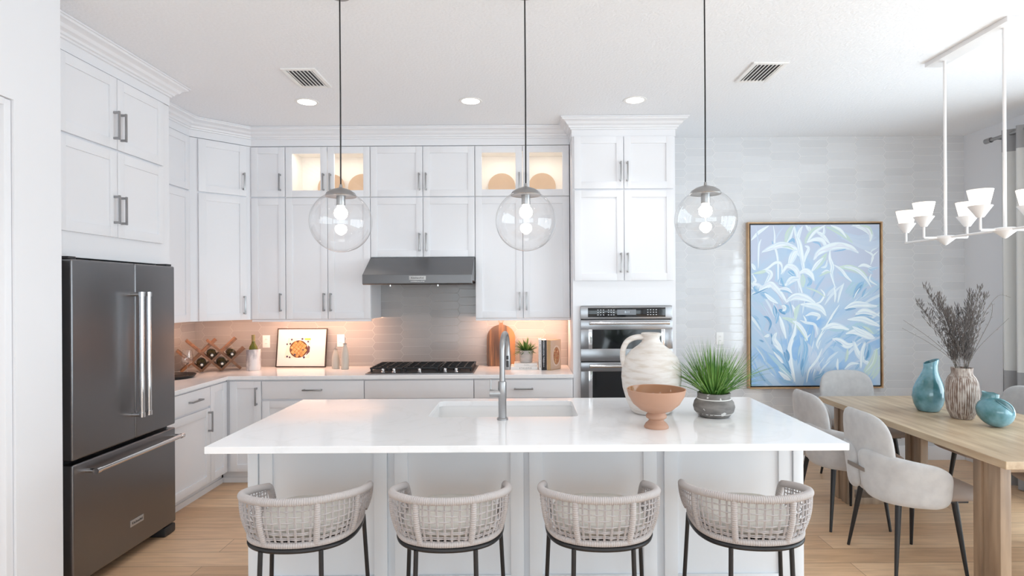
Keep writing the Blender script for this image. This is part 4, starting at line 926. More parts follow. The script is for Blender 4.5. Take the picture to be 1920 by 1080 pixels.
# strokes given in two crop frames: A (upper) and B (lower)
def nA(x, y): return ((x-80)/1650, (y-70)/2051)
def nB(x, y): return ((x-85)/1600, (149.6+y/6.545)/304)
Wc, Vc, Gc, Bc, Dc, Lc, Tc = (0.78, 0.86, 0.90), (0.57, 0.66, 0.79), (0.56, 0.70, 0.62), (0.25, 0.47, 0.69), (0.11, 0.31, 0.54), (0.43, 0.60, 0.77), (0.40, 0.60, 0.70)
ST = []
rs = random.Random(9)
GRD = (0.47, 0.59, 0.76)
def paint(P_, c, w):
    # a loaded brush: feathered body plus a few bristle streaks of slightly different tint
    mixc = lambda a, b_, k: tuple(x*(1-k)+y*k for x, y in zip(a, b_))
    ST.append((rib(P_, w*1.15), mixc(c, GRD, 0.5))); ST.append((rib([(x+rs.uniform(-.15, .15)*w, y+rs.uniform(-.1, .1)*w) for x, y in P_], w*0.92), c))
    nb = 2 if w < 0.03 else 4
    for k in range(nb):
        o = rs.uniform(-0.33, 0.33)*w; q = [(x+o+rs.uniform(-.06, .06)*w, y+o*rs.choice((-0.8, 0.8))) for x, y in P_]
        if len(q) > 3 and rs.random() < 0.5: q = q[:-1] if rs.random() < 0.5 else q[1:]
        ST.append((rib(q, w*rs.uniform(0.10, 0.24)), mixc(c, rs.choice([(0.85, 0.90, 0.93), GRD, (0.36, 0.56, 0.76), (0.62, 0.64, 0.78)]), rs.uniform(0.25, 0.6))))
def soft(P_, c, w):
    # thin washes: many parallel streaks close to the ground colour
    for k in range(11):
        o = (k/10-0.5)*w; kk = rs.uniform(0.5, 1.0); q = [(x+o*0.8+rs.uniform(-.03, .03)*w, y+o*0.5+rs.uniform(-.08, .08)*w) for x, y in P_]
        ST.append((rib(q, w*rs.uniform(0.12, 0.28), (0.05, 0.05)), tuple(a*kk+b_*(1-kk) for a, b_ in zip(c, GRD))))
def A(c, w, *p): (soft if w >= 100 else paint)([nA(*q) for q in p], c, w/1650)
def B(c, w, *p): (soft if w >= 100 else paint)([nB(*q) for q in p], c, w/1600)
# softer background passages first
for c, w, p in ((Lc, 150, [(130, 1020), (300, 900), (420, 1060)]), (Vc, 200, [(1200, 200), (1500, 300), (1700, 250)]), (Lc, 160, [(470, 840), (560, 740), (640, 700)]), (Lc, 150, [(860, 800), (960, 640), (1060, 560)]), (Lc, 120, [(440, 600), (460, 700), (430, 820)]), (Tc, 120, [(1330, 980), (1450, 840), (1560, 760)]), (Lc, 160, [(1250, 720), (1400, 760), (1690, 800)]), (Lc, 120, [(820, 760), (780, 860), (800, 980)])): A(c, w, *p)
for c, w, p in ((Lc, 200, [(100, 50), (180, 160), (120, 330)]), (Lc, 220, [(100, 420), (220, 500), (330, 560)]), (Lc, 170, [(180, 700), (280, 880), (420, 980)]), (Bc, 110, [(170, 820), (230, 920), (310, 990)]), (Lc, 130, [(740, 430), (760, 640), (700, 900)]), (Lc, 170, [(640, 700), (660, 850), (640, 1000)]), (Tc, 130, [(1250, 340), (1450, 300), (1660, 340)]), (Lc, 110, [(1080, 560), (1200, 600), (1000, 820)]), (Vc, 160, [(820, 520), (860, 700), (900, 820)]), (Gc, 150, [(1620, 600), (1600, 760), (1530, 880)]), (Lc, 140, [(1500, 480), (1540, 560), (1520, 700)]), (Tc, 120, [(330, 640), (430, 740), (560, 900)])): B(c, w, *p)
# upper canvas
for c, w, p in (
 (Wc, 34, [(80, 270), (180, 170), (310, 80)]), (Vc, 20, [(150, 90), (170, 240), (180, 330), (172, 480), (170, 630)]), (Wc, 22, [(215, 250), (185, 350), (175, 620)]),
 (Wc, 26, [(370, 80), (385, 200), (385, 330), (415, 440), (430, 560), (430, 700), (430, 830)]), (Bc, 14, [(350, 270), (370, 320), (400, 330)]), (Vc, 16, [(500, 100), (430, 190), (400, 260)]),
 (Gc, 60, [(620, 80), (560, 190), (520, 300)]), (Wc, 26, [(640, 90), (590, 230), (540, 300)]), (Lc, 60, [(690, 80), (690, 140), (685, 200)]), (Wc, 50, [(640, 90), (665, 200), (715, 370), (740, 520), (750, 640)]), (Wc, 40, [(740, 90), (700, 190), (690, 300)]),
 (Gc, 70, [(960, 90), (850, 190), (770, 310)]), (Wc, 30, [(1040, 80), (900, 170), (800, 290)]), (Wc, 40, [(780, 80), (830, 130), (830, 90)]), (Wc, 40, [(920, 160), (1000, 210), (1100, 320)]), (Gc, 50, [(1050, 100), (1180, 150), (1290, 220), (1380, 300)]), (Wc, 30, [(1110, 80), (1230, 140), (1310, 240)]), (Wc, 30, [(1020, 90), (1020, 170), (980, 220)]),
 (Wc, 60, [(1380, 75), (1540, 120), (1620, 190), (1610, 290)]), (Gc, 24, [(1480, 80), (1600, 110), (1640, 200)]),
 (Wc, 58, [(220, 415), (340, 360), (480, 325), (640, 370), (700, 470)]), (Gc, 16, [(480, 350), (560, 350), (640, 390)]), (Bc, 30, [(560, 290), (620, 260), (640, 300)]), (Wc, 80, [(680, 400), (620, 470), (570, 600)]), (Wc, 60, [(660, 200), (700, 300), (720, 430), (760, 640)]),
 (Wc, 44, [(800, 300), (900, 255), (990, 270), (1040, 340), (1080, 400)]), (Wc, 36, [(770, 340), (820, 370), (780, 470), (760, 560)]), (Wc, 70, [(880, 520), (940, 430), (1060, 370), (1200, 340), (1350, 365), (1460, 435)]), (Bc, 14, [(1130, 415), (1250, 395), (1300, 385)]), (Bc, 20, [(870, 290), (950, 310), (980, 360)]),
 (Wc, 44, [(1090, 390), (1090, 500), (1120, 600), (1110, 700), (1160, 880)]), (Gc, 60, [(1050, 440), (980, 540), (880, 650)]), (Wc, 40, [(1010, 490), (920, 580), (850, 680)]), (Wc, 22, [(1060, 520), (1040, 600), (980, 620)]),
 (Wc, 22, [(1540, 400), (1640, 470), (1610, 590)]), (Wc, 16, [(1710, 410), (1640, 480), (1620, 560)]), (Wc, 14, [(1700, 370), (1640, 400), (1610, 430)]), (Wc, 30, [(1450, 610), (1540, 590), (1680, 650)]), (Wc, 20, [(1620, 700), (1600, 780), (1700, 850)]),
 (Gc, 56, [(1190, 620), (1340, 620), (1470, 670), (1560, 730)]), (Wc, 34, [(1270, 610), (1420, 640), (1540, 740), (1620, 870)]), (Wc, 32, [(1140, 580), (1240, 650), (1300, 730), (1370, 800)]), (Wc, 22, [(980, 690), (1050, 660), (1110, 690)]), (Gc, 22, [(950, 730), (1050, 680), (1100, 680)]),
 (Wc, 40, [(90, 560), (120, 610), (140, 640)]), (Wc, 28, [(90, 700), (270, 640), (380, 560), (450, 550), (480, 600), (470, 700)]), (Gc, 30, [(110, 690), (220, 670), (300, 650)]), (Wc, 56, [(270, 640), (330, 700), (260, 830)]), (Wc, 26, [(100, 700), (140, 780), (100, 800)]),
 (Wc, 56, [(470, 700), (540, 600), (620, 610), (680, 680), (700, 800), (740, 960)]), (Bc, 60, [(560, 660), (600, 690), (640, 720)]), (Bc, 60, [(470, 740), (460, 800), (500, 850)]), (Wc, 60, [(520, 850), (600, 770), (700, 760)]), (Wc, 56, [(690, 690), (780, 660), (850, 700), (890, 790)]), (Gc, 60, [(740, 700), (745, 780), (740, 870)]), (Bc, 40, [(810, 740), (840, 800), (800, 850)]),
 (Wc, 70, [(90, 820), (170, 860), (230, 870)]), (Wc, 60, [(90, 960), (200, 900), (320, 830), (400, 880), (470, 960), (540, 1060)]), (Bc, 60, [(110, 860), (150, 890), (170, 870)]), (Bc, 60, [(190, 940), (260, 970), (290, 1010)]), (Dc, 14, [(90, 960), (170, 930), (300, 870)]), (Wc, 40, [(250, 940), (330, 1010), (420, 1070)]), (Wc, 30, [(440, 880), (540, 890), (610, 940)]), (Bc, 16, [(450, 910), (530, 920), (600, 950)]),
 (Wc, 22, [(970, 890), (1020, 960), (970, 1050), (900, 1075)]), (Wc, 26, [(1140, 860), (1160, 960), (1150, 1060)]), (Wc, 30, [(1270, 820), (1220, 930), (1190, 1070)]), (Wc, 70, [(520, 1050), (640, 990), (780, 1000), (900, 1070)]), (Gc, 18, [(780, 870), (920, 920), (1040, 1000)]),
 (Bc, 70, [(1520, 800), (1460, 880), (1390, 990)]), (Dc, 28, [(1500, 840), (1450, 910), (1400, 980)]), (Wc, 14, [(1470, 880), (1420, 960), (1400, 1010)]), (Bc, 24, [(1560, 880), (1520, 940), (1500, 1000)]), (Lc, 40, [(1640, 700), (1600, 650), (1710, 620)])): A(c, w, *p)
for c, w, p in (
 (Wc, 60, [(700, 10), (850, 25), (950, 60), (1020, 150)]), (Wc, 26, [(1180, 10), (1100, 130), (1040, 240), (905, 470), (915, 560)]), (Wc, 26, [(965, 550), (900, 690), (800, 820), (765, 970)]), (Bc, 12, [(1080, 190), (1050, 240), (1010, 300), (960, 370)]),
 (Wc, 56, [(1250, 60), (1400, 10), (1650, 40)]), (Dc, 20, [(1255, 82), (1310, 68), (1385, 60)]), (Wc, 60, [(1380, 130), (1500, 95), (1670, 150)]), (Bc, 18, [(1370, 155), (1470, 140), (1590, 150)]), (Bc, 18, [(1420, 165), (1520, 175), (1620, 200)]), (Wc, 56, [(1280, 195), (1450, 190), (1560, 230), (1680, 280)]), (Bc, 24, [(1400, 270), (1470, 310), (1530, 345)]), (Gc, 26, [(1470, 280), (1540, 320), (1610, 380)]),
 (Wc, 56, [(960, 320), (1080, 270), (1180, 280), (1300, 320)]), (Tc, 26, [(1050, 320), (1150, 330), (1250, 325)]), (Wc, 70, [(1260, 370), (1400, 350), (1540, 400), (1620, 430)]), (Bc, 14, [(1250, 385), (1340, 385), (1400, 395)]), (Wc, 40, [(1340, 285), (1430, 340), (1520, 390)]),
 (Wc, 60, [(1090, 435), (1180, 460), (1280, 520), (1370, 490)]), (Wc, 60, [(1360, 470), (1400, 600), (1470, 680), (1560, 760)]), (Bc, 18, [(1120, 450), (1180, 490), (1220, 515)]), (Bc, 80, [(1550, 500), (1530, 600), (1500, 700)]), (Dc, 34, [(1540, 570), (1520, 640), (1500, 690)]), (Gc, 34, [(1280, 560), (1270, 650), (1250, 720)]), (Wc, 44, [(1500, 480), (1460, 600), (1440, 800)]), (Bc, 24, [(1430, 720), (1400, 780), (1370, 810)]), (Wc, 30, [(1160, 680), (1150, 760), (1160, 830)]), (Gc, 80, [(1640, 560), (1600, 720), (1500, 860)]), (Wc, 24, [(1240, 810), (1320, 740), (1420, 740)]),
 (Bc, 40, [(370, 10), (380, 100), (400, 180)]), (Dc, 20, [(375, 20), (400, 90), (395, 160)]), (Dc, 40, [(430, 75), (470, 90), (510, 125)]), (Bc, 44, [(430, 90), (410, 160), (390, 240)]), (Bc, 70, [(510, 10), (530, 60), (510, 110)]), (Wc, 44, [(470, 20), (500, 50), (480, 90)]),
 (Wc, 40, [(590, 10), (640, 120), (620, 210)]), (Gc, 50, [(680, 10), (650, 90), (630, 200)]), (Gc, 46, [(470, 170), (560, 190), (640, 240), (720, 340), (780, 460)]), (Wc, 40, [(600, 210), (680, 260), (750, 360), (785, 450)]), (Wc, 46, [(440, 150), (470, 270), (520, 430)]),
 (Dc, 26, [(240, 150), (290, 170), (325, 240), (300, 335)]), (Bc, 22, [(90, 140), (140, 160), (180, 190)]), (Dc, 16, [(180, 440), (215, 455), (240, 470)]), (Dc, 20, [(330, 360), (345, 430), (340, 500)]), (Wc, 30, [(245, 400), (290, 390), (310, 375)]),
 (Wc, 60, [(400, 350), (370, 440), (430, 540), (480, 640)]), (Wc, 50, [(640, 210), (620, 360), (560, 540), (570, 700), (600, 860), (620, 960)]), (Bc, 30, [(560, 240), (570, 310), (550, 380)]), (Dc, 60, [(490, 590), (500, 690), (570, 860)]), (Dc, 40, [(520, 560), (540, 640), (540, 710)]), (Bc, 60, [(350, 545), (450, 650), (530, 800)]), (Wc, 30, [(360, 590), (440, 680), (480, 740)]), (Dc, 20, [(470, 730), (530, 800), (580, 860)]), (Tc, 60, [(430, 780), (500, 850), (590, 930)]), (Wc, 40, [(420, 830), (500, 900), (570, 940)]), (Bc, 30, [(420, 910), (500, 960), (600, 970)]),
 (Bc, 60, [(730, 440), (760, 560), (720, 760), (720, 900)]), (Dc, 26, [(730, 670), (715, 740), (700, 820)]), (Vc, 50, [(860, 260), (900, 330), (880, 420)]), (Wc, 22, [(730, 140), (760, 200), (760, 240)]), (Wc, 34, [(760, 150), (840, 120), (930, 150), (900, 200)]), (Wc, 24, [(690, 200), (760, 230), (880, 260), (910, 380)]),
 (Bc, 36, [(985, 830), (950, 880), (880, 920), (875, 960)]), (Bc, 26, [(640, 390), (625, 430), (610, 450)]), (Dc, 26, [(180, 840), (210, 900), (260, 950)])): B(c, w, *p)
for k_ in range(150):
    x0, y0 = rs.uniform(0.03, 0.97), rs.uniform(0.42, 0.97); up_ = rs.uniform(0.06, 0.16); sl = (x0-0.36)*0.5+rs.uniform(-0.05, 0.05)
    c = rs.choice([Lc, Bc, Vc, Wc, Tc, Lc]); kk = rs.uniform(0.45, 0.85)
    ST.insert(len(ST)//3 if k_ % 2 else 0, (rib([(x0, y0), (x0+sl*0.4, y0-up_*0.5), (x0+sl, y0-up_)], rs.uniform(0.006, 0.02)), tuple(a*kk+b_*(1-kk) for a, b_ in zip(c, GRD))))
flat_colored('painted_strokes', ST, cv, attr_mat('artist_paint', 0.55), -0.0482, lambda a, b: (cx0+min(max(a, 0.002), 0.998)*cw, cz1-min(max(b, 0.002), 0.998)*ch), -0.0000015)

# ------------------------------------------------------------------ chandelier
MW = pm('matte_white_metal', (0.82, 0.82, 0.83), 0.4); SHD = emis('shade_glow', (1, 0.93, 0.86), 1.5)
def shade_mat():
    m_ = pm('opal_glass', (0.9, 0.88, 0.85), 0.3); b = m_.node_tree.nodes['Principled BSDF']; b.inputs['Emission Color'].default_value = (1, 0.86, 0.72, 1); b.inputs['Emission Strength'].default_value = 1.1; return m_
OPAL = shade_mat()
CX, CZ = 2.625, 1.928
t = thing('linear_chandelier', 'white linear chandelier with opal glass shades over the dining table', 'chandelier', (CX, 3.40, CZ))
MB().box(-0.052, 0.052, -0.30, 0.34, H-CZ-0.028, H-CZ-0.0005, 0.002).build('ceiling_canopy', MW, t)
m = MB()
for y in (-0.11, 0.10): m.sphere((0.06, y, H-CZ-0.03), 0.006)
for y in (-0.215, 0.235):
    MB().tube([(0, y, 0), (0, y, H-CZ-0.028)], 0.0085, 12).build('rod', MW, t)
    MB().lathe([(0, -0.055), (0.010, -0.050), (0.055, -0.012), (0.057, 0.0), (0.045, 0.006), (0, 0.006)], 32, Matrix.Translation((0, y, 0))).build('hub', MW, t)
MB().tube([(0, -0.66, -0.006), (0, 0.62, -0.006)], 0.0065, 8).build('long_bar', MW, t)
def lampcup(x, y):
    m = MB(); m.cyl((x, y, -0.006), (x, y, 0.065), 0.0065, n=10); arm = m
    arm = m.build('upright', MW, t)
    A_ = Matrix.Translation((x, y, 0.062)); MB().lathe([(0, 0), (0.017, 0), (0.058, 0.062), (0.056, 0.063), (0.040, 0.055), (0, 0.05)], 32, A_).build('cup', MW, t)
    MB().lathe([(0.0, 0.056), (0.041, 0.058), (0.061, 0.150), (0.058, 0.150), (0.039, 0.062), (0, 0.060)], 32, A_).build('shade', OPAL, t)
    MB().sphere((x, y, 0.155), 0.022).build('bulb', emis('chandelier_bulb', (1, 0.9, 0.78), 8), t)
for x, y in ((0, 0.61), (0, -0.65), (-0.135, 0.235), (0.135, 0.235), (-0.135, -0.215), (0.135, -0.215)): lampcup(x, y)
for y in (-0.215, 0.235): MB().tube([(-0.135, y, -0.006), (0.135, y, -0.006)], 0.0065, 8).build('cross_arm', MW, t)

# ------------------------------------------------------------------ curtain
CUR = pm('linen_curtain', (0.66, 0.66, 0.66), 0.85)
def curtmat():
    N, L = nodes(CUR); b = N['Principled BSDF']; tc = N.new('ShaderNodeTexCoord'); sp = N.new('ShaderNodeSeparateXYZ'); L.new(tc.outputs['Object'], sp.inputs[0])
    g1 = math_node(N, L, 'GREATER_THAN', sp.outputs['Z'], 2.72); g2 = math_node(N, L, 'LESS_THAN', sp.outputs['Z'], 0.94); f = math_node(N, L, 'MAXIMUM', g1, g2)
    nz = N.new('ShaderNodeTexNoise'); nz.inputs['Scale'].default_value = 260; L.new(tc.outputs['Object'], nz.inputs['Vector'])
    mx = N.new('ShaderNodeMix'); mx.data_type = 'RGBA'; L.new(f, mx.inputs[0]); mx.inputs[6].default_value = (0.62, 0.62, 0.61, 1); mx.inputs[7].default_value = (0.33, 0.33, 0.34, 1)
    L.new(mx.outputs[2], b.inputs['Base Color']); bp = N.new('ShaderNodeBump'); bp.inputs['Strength'].default_value = 0.3; bp.inputs['Distance'].default_value = 0.002; L.new(nz.outputs['Fac'], bp.inputs['Height']); L.new(bp.outputs[0], b.inputs['Normal'])
curtmat()
m = MB(); n = 96; vs = []; fs = []; zs = [0.01, 0.9, 1.8, 2.6, 2.90]
CXX = 3.955
for side in (0, 1):
    for i in range(n+1):
        u = i/n; y = 4.86-u*0.62; x = CXX+0.042*math.sin(u*2*PI*4.5+0.6)*(1) + side*0.004
        for z in zs: vs.append((x+(0.004*math.sin(9*u+z)), y, z))
K = len(zs); O = (n+1)*K
for side in (0, 1):
    for i in range(n):
        for j in range(K-1):
            a = side*O+i*K+j; fs.append((a, a+K, a+K+1, a+1))
for i in range(n):
    for j in (0, K-1): a = i*K+j; fs.append((a, a+K, a+K+O, a+O))
for i in (0, n):
    for j in range(K-1): a = i*K+j; fs.append((a, a+1, a+1+O, a+O))
m.faces(vs, fs); o = m.build('curtain', CUR, ang=80); tag(o, 'pale linen grommet curtain with grey bands hanging by the sliding doors', 'curtain')
t = thing('curtain_rod', 'grey metal curtain rod on the right wall', 'curtain rod', (0, 0, 0))
MB().cyl((CXX, 4.95, 2.865), (CXX, -1.9, 2.865), 0.014, n=20).build('rod', NICKEL, t)
for y in (4.965, -1.915): MB().cyl((CXX, y-0.03, 2.865), (CXX, y+0.03, 2.865), 0.022, n=24).build('finial', NICKEL, t)
for y in (4.90, 1.5, -1.8): MB().cyl((CXX, y, 2.865), (4.149, y, 2.865), 0.008, n=10).build('bracket', NICKEL, t)

# ------------------------------------------------------------------ dining table
OAK = wood_mat('pale_oak', (0.38, 0.265, 0.165), (0.60, 0.47, 0.32), (9, 1.0, 9), 0.38, 2.2)
OAKV = wood_mat('pale_oak_upright', (0.23, 0.16, 0.11), (0.40, 0.29, 0.20), (9, 9, 1.0), 0.45, 2.2)
t = thing('dining_table', 'pale oak dining table with frame pedestals', 'dining table', (2.83, 3.73, 0))
m = MB(); tx, ty, c = 0.50, 0.90, 0.06
m.prism([(-tx, -ty+c*0.0), (-tx, ty), (tx, ty), (tx, -ty), ], 0.72, 0.76, 'z'); o = m.build('tabletop', OAK, t, smooth=False)
bv = o.modifiers.new('edge', 'BEVEL'); bv.width = 0.003; bv.segments = 2
for y0 in (-0.78, 0.625):
    y1 = y0+0.18
    for s in (-1, 1):
        xa, xb = (-0.425, -0.372) if s < 0 else (0.13+0.05, 0.233)
        xa, xb = (-0.43, -0.375) if s < 0 else (0.375-0.2+0.0, 0.43-0.2)
        if s > 0: xa, xb = 0.12, 0.175
        q = MB(); q.box(xa, xb, y0, y0+0.075, 0.0, 0.7195, 0.002); q.box(xa, xb, y1-0.055, y1, 0, 0.7195, 0.002); q.box(xa+0.012, xb-0.012, y0+0.074, y1-0.054, 0, 0.7195); q.build('leg', OAKV, t)
    q = MB(); q.box(-0.375, 0.12, y0+0.001, y1-0.001, 0, 0.05, 0.002); q.build('foot_beam', OAKV, t)
    q = MB(); q.box(-0.375, 0.12, y0+0.001, y1-0.001, 0.67, 0.7195, 0.002); q.build('top_beam', OAKV, t)
# vases
TEAL = pm('teal_glaze', (0.22, 0.46, 0.52), 0.08); noise_var(TEAL, (0.05, 0.17, 0.19), (0.22, 0.44, 0.54), (1, 1, 1), 7, 4); TEAL.node_tree.nodes['Principled BSDF'].inputs['Coat Weight'].default_value = 0.6
TEALD = pm('teal_inside', (0.03, 0.09, 0.10), 0.3)
TZ = 0.7606
def tall_vase():
    prof = [(0.0, 0.0), (0.055, 0.0), (0.068, 0.006), (0.088, 0.05), (0.098, 0.10), (0.094, 0.15), (0.078, 0.20), (0.058, 0.245), (0.045, 0.28), (0.042, 0.31), (0.046, 0.345)]
    m = MB(); vs = []; fs = []; n = 48
    for i, (r, z) in enumerate(prof):
        for k in range(n):
            a = 2*PI*k/n; lean = 0.020*(z/0.345)**2; zz = z+(0.018*math.cos(a) if i == len(prof)-1 else (0.010*math.cos(a) if i == len(prof)-2 else 0))
            g_ = 1-0.10*math.exp(-((((a-4.0) % (2*PI))-PI)/0.5)**2)*math.sin(PI*min(1, z/0.34))
            vs.append(((r*math.cos(a)*g_)+lean, r*math.sin(a)*g_, zz))
    N0 = len(prof)
    inner = [(0.043, 0.345), (0.039, 0.31), (0.042, 0.28), (0.054, 0.245)]
    for i, (r, z) in enumerate(inner):
        for k in range(n):
            a = 2*PI*k/n; lean = 0.020*(z/0.345)**2; zz = z+(0.018*math.cos(a) if i == 0 else (0.010*math.cos(a) if i == 1 else 0)); vs.append((r*math.cos(a)+lean, r*math.sin(a), zz))
    T = N0+len(inner)
    for i in range(T-1):
        for k in range(n): fs.append((i*n+k, i*n+(k+1) % n, (i+1)*n+(k+1) % n, (i+1)*n+k))
    fs.append(tuple(range((T-1)*n, T*n)))
    m.faces(vs, fs); return m
o = tall_vase().build('tall_vase', TEAL, ang=70); o.location = (2.79, 4.04, TZ); o.rotation_euler = (0, 0, -0.3); tag(o, 'tall teardrop teal glazed vase on the dining table', 'vase')
def slit_vase():
    n, r_ = 56, 26; vs = []; fs = []
    for j in range(r_+1):
        ph = PI*j/r_; 
        for i in range(n):
            a = 2*PI*i/n; x, y, z = math.sin(ph)*math.cos(a), math.sin(ph)*math.sin(a), -math.cos(ph)
            z = z*0.86 if z > 0 else z*0.80
            # slanted groove running from the top opening down the right front
            u = x*0.80-y*0.35; v = x*0.35+y*0.9
            gr = math.exp(-((u-0.32+0.35*(z-0.2))/0.13)**2)*(1/(1+math.exp(-(z+0.12)/0.08)))*(1 if v < 0.25 else math.exp(-((v-0.25)/0.3)**2))
            k = 1-0.30*gr; vs.append((0.124*x*k, 0.112*y*k, 0.118*z*(1-0.05*gr)+0.095))
    for j in range(r_):
        for i in range(n): fs.append((j*n+i, j*n+(i+1) % n, (j+1)*n+(i+1) % n, (j+1)*n+i))
    m = MB(); m.faces(vs, fs); bmesh.ops.remove_doubles(m.bm, verts=m.bm.verts[:], dist=1e-5); return m
t = thing('round_vase', 'squat rounded teal vase with an off-centre slit on the dining table', 'vase', (2.855, 3.56, TZ)); t.scale = (0.80, 0.80, 0.97)
# seen from the kitchen: u runs to the right, w towards the viewer; the body leans right and opens at the upper left
VR = math.radians(-39)
def vs_pt(ph, a, k=1.0):
    st, ct = math.sin(ph), math.cos(ph); z = 0.100+(0.100*ct if ct < 0 else 0.088*ct); lean = 0.012*(1-ct)
    nk = 1-0.10*max(0, ct)**4
    u = 0.121*st*math.cos(a)*nk*k+0.012-0.010*ct; w = 0.108*st*math.sin(a)*nk*k
    return Vector((u*math.cos(VR)+w*math.sin(VR), u*math.sin(VR)-w*math.cos(VR), z*(k if k > 1 else 1)))
m = MB(); n, r_ = 56, 28; vs = [vs_pt(PI-PI*j/r_, 2*PI*i/n) for j in range(r_+1) for i in range(n)]
m.faces(vs, [(j*n+i, j*n+(i+1) % n, (j+1)*n+(i+1) % n, (j+1)*n+i) for j in range(r_) for i in range(n)]); bmesh.ops.remove_doubles(m.bm, verts=m.bm.verts[:], dist=1e-5)
m.build('vase_body', TEAL, t, ang=80)
VM = Matrix.Rotation(VR, 4, 'Z')
m = MB(); n = 48; vs = []; fs = []
for lv, (k, z) in enumerate(((1.22, 0.166), (1.08, 0.182), (1.0, 0.200), (1.05, 0.214), (0.98, 0.216), (0.90, 0.204), (0.88, 0.180))):
    for i in range(n):
        a = 2*PI*i/n; d = 0.030*max(0, math.cos(a)-0.35) if lv in (2, 3, 4, 5) else 0.0; wv = 0.004*math.cos(2*a) if lv in (3, 4) else 0
        vs.append((-0.016+0.052*k*math.cos(a), 0.034*k*math.sin(a), z-d*0.8+wv))
fs = [(lv*n+i, lv*n+(i+1) % n, (lv+1)*n+(i+1) % n, (lv+1)*n+i) for lv in range(6) for i in range(n)]
m.faces(vs, fs, VM); m.build('neck', TEAL, t, ang=80)
MB().lathe([(0, 0), (1, 0)], 40, VM @ Matrix.Translation((-0.016, 0, 0.192)) @ Matrix.Diagonal((0.047, 0.031, 1, 1))).build('opening', TEALD, t)
L_, R2, GR_ = [], [], []
for i in range(25):
    q = i/24; ph = math.radians(30+58*q); ac = math.radians(66-34*q-8*math.sin(PI*q)); hw = math.radians(20)*math.sin(PI*(0.12+0.86*q))**0.8/max(0.4, math.sin(ph))*0.8
    L_.append(vs_pt(ph, ac+hw, 1.012)); R2.append(vs_pt(ph, ac-hw, 1.012)); GR_ += [vs_pt(ph, ac+hw*(1-2*c_/6), 1.012) for c_ in range(7)]
m = MB(); m.faces(GR_, [(i*7+c_, i*7+c_+1, i*7+c_+8, i*7+c_+7) for i in range(24) for c_ in range(6)]); m.build('slit', TEALD, t)
m = MB(); m.tube(R2, [0.0015+0.004*math.sin(PI*i/24) for i in range(25)], 8); m.tube(L_, [0.001+0.003*math.sin(PI*i/24) for i in range(25)], 8); m.build('slit_lip', TEAL, t, ang=80)
RIBM = pm('whitewashed_ribbed_clay', (0.4, 0.33, 0.28), 0.8)
def ribmat():
    N, L = nodes(RIBM); b = N['Principled BSDF']; tc = N.new('ShaderNodeTexCoord'); sp = N.new('ShaderNodeSeparateXYZ'); L.new(tc.outputs['Object'], sp.inputs[0])
    an = math_node(N, L, 'ARCTAN2', sp.outputs['Y'], sp.outputs['X']); c = math_node(N, L, 'COSINE', math_node(N, L, 'MULTIPLY', an, 44.0))
    mp = N.new('ShaderNodeMapping'); mp.inputs['Scale'].default_value = (1, 1, 0.3); L.new(tc.outputs['Object'], mp.inputs[0])
    nz = N.new('ShaderNodeTexNoise'); nz.inputs['Scale'].default_value = 55; nz.inputs['Detail'].default_value = 4; L.new(mp.outputs[0], nz.inputs['Vector'])
    v = math_node(N, L, 'ADD', math_node(N, L, 'MULTIPLY', c, 0.12), nz.outputs['Fac'])
    cr = N.new('ShaderNodeValToRGB'); cr.color_ramp.elements[0].position = 0.36; cr.color_ramp.elements[1].position = 0.66; cr.color_ramp.elements[0].color = (0.17, 0.11, 0.085, 1); cr.color_ramp.elements[1].color = (0.52, 0.47, 0.43, 1)
    L.new(v, cr.inputs[0]); L.new(cr.outputs[0], b.inputs['Base Color'])
ribmat()
t = thing('ribbed_vase', 'brown whitewashed ribbed vase of dried stems on the dining table', 'vase', (2.845, 3.80, TZ)); t.scale = (0.82, 0.82, 1)
MB().lathe([(0, 0), (0.066, 0), (0.076, 0.006), (0.100, 0.055), (0.111, 0.12), (0.112, 0.19), (0.106, 0.235), (0.090, 0.268), (0.074, 0.285), (0.070, 0.30), (0.074, 0.325), (0.073, 0.330), (0.067, 0.328), (0.063, 0.30), (0.063, 0.28), (0, 0.20)], 264, rfun=lambda a, z: 1+0.016*math.cos(a*44)*(1 if 0.01 < z < 0.30 else 0.25)).build('vase_body', RIBM, t, ang=80)
STEMM = pm('dried_stem', (0.17, 0.15, 0.13), 0.9); HEADM = pm('dried_seed_heads', (0.14, 0.125, 0.12), 0.95)
rp = random.Random(21)
d1 = thing('dried_stems', 'bunch of grey-brown dried seed stems standing in the ribbed vase', 'dried stems', (2.845, 3.80, TZ+0.21))
ms, mh = MB(), MB()
def stem_path(az, spread, hgt, bend=0.3): 
    ex, ey = math.cos(az)*spread, math.sin(az)*spread; c0 = 0.035
    return crs([(math.cos(az)*-0.01, math.sin(az)*-0.01, 0.0), (math.cos(az)*c0, math.sin(az)*c0, 0.12), (ex*0.45, ey*0.45, 0.12+(hgt-0.12)*0.5), (ex, ey, hgt)], 6)
def seedy(az, spread, hgt, n_):
    P_ = stem_path(az, spread, hgt); ms.tube(P_, 0.0016, 5); 
    for i in range(n_):
        u = 0.42+0.58*rp.random(); k = u*(len(P_)-1); i0 = min(int(k), len(P_)-2); c = P_[i0].lerp(P_[i0+1], k-i0); w_ = 0.042*math.sin(PI*min(1, (u-0.38)/0.66))+0.008
        a = rp.uniform(0, 2*PI); off = Vector((math.cos(a)*w_*rp.random(), math.sin(a)*w_*rp.random(), rp.uniform(0, 0.012))); e_ = c+off
        mh.tube([c-Vector((0, 0, 0.012)), e_], 0.0006, 3, caps=False); tip = e_+Vector((off.x*0.35, off.y*0.35, 0.016+rp.random()*0.012)); mh.tube([e_, (e_+tip)/2, tip], [0.0012, 0.0024, 0.0006], 4)
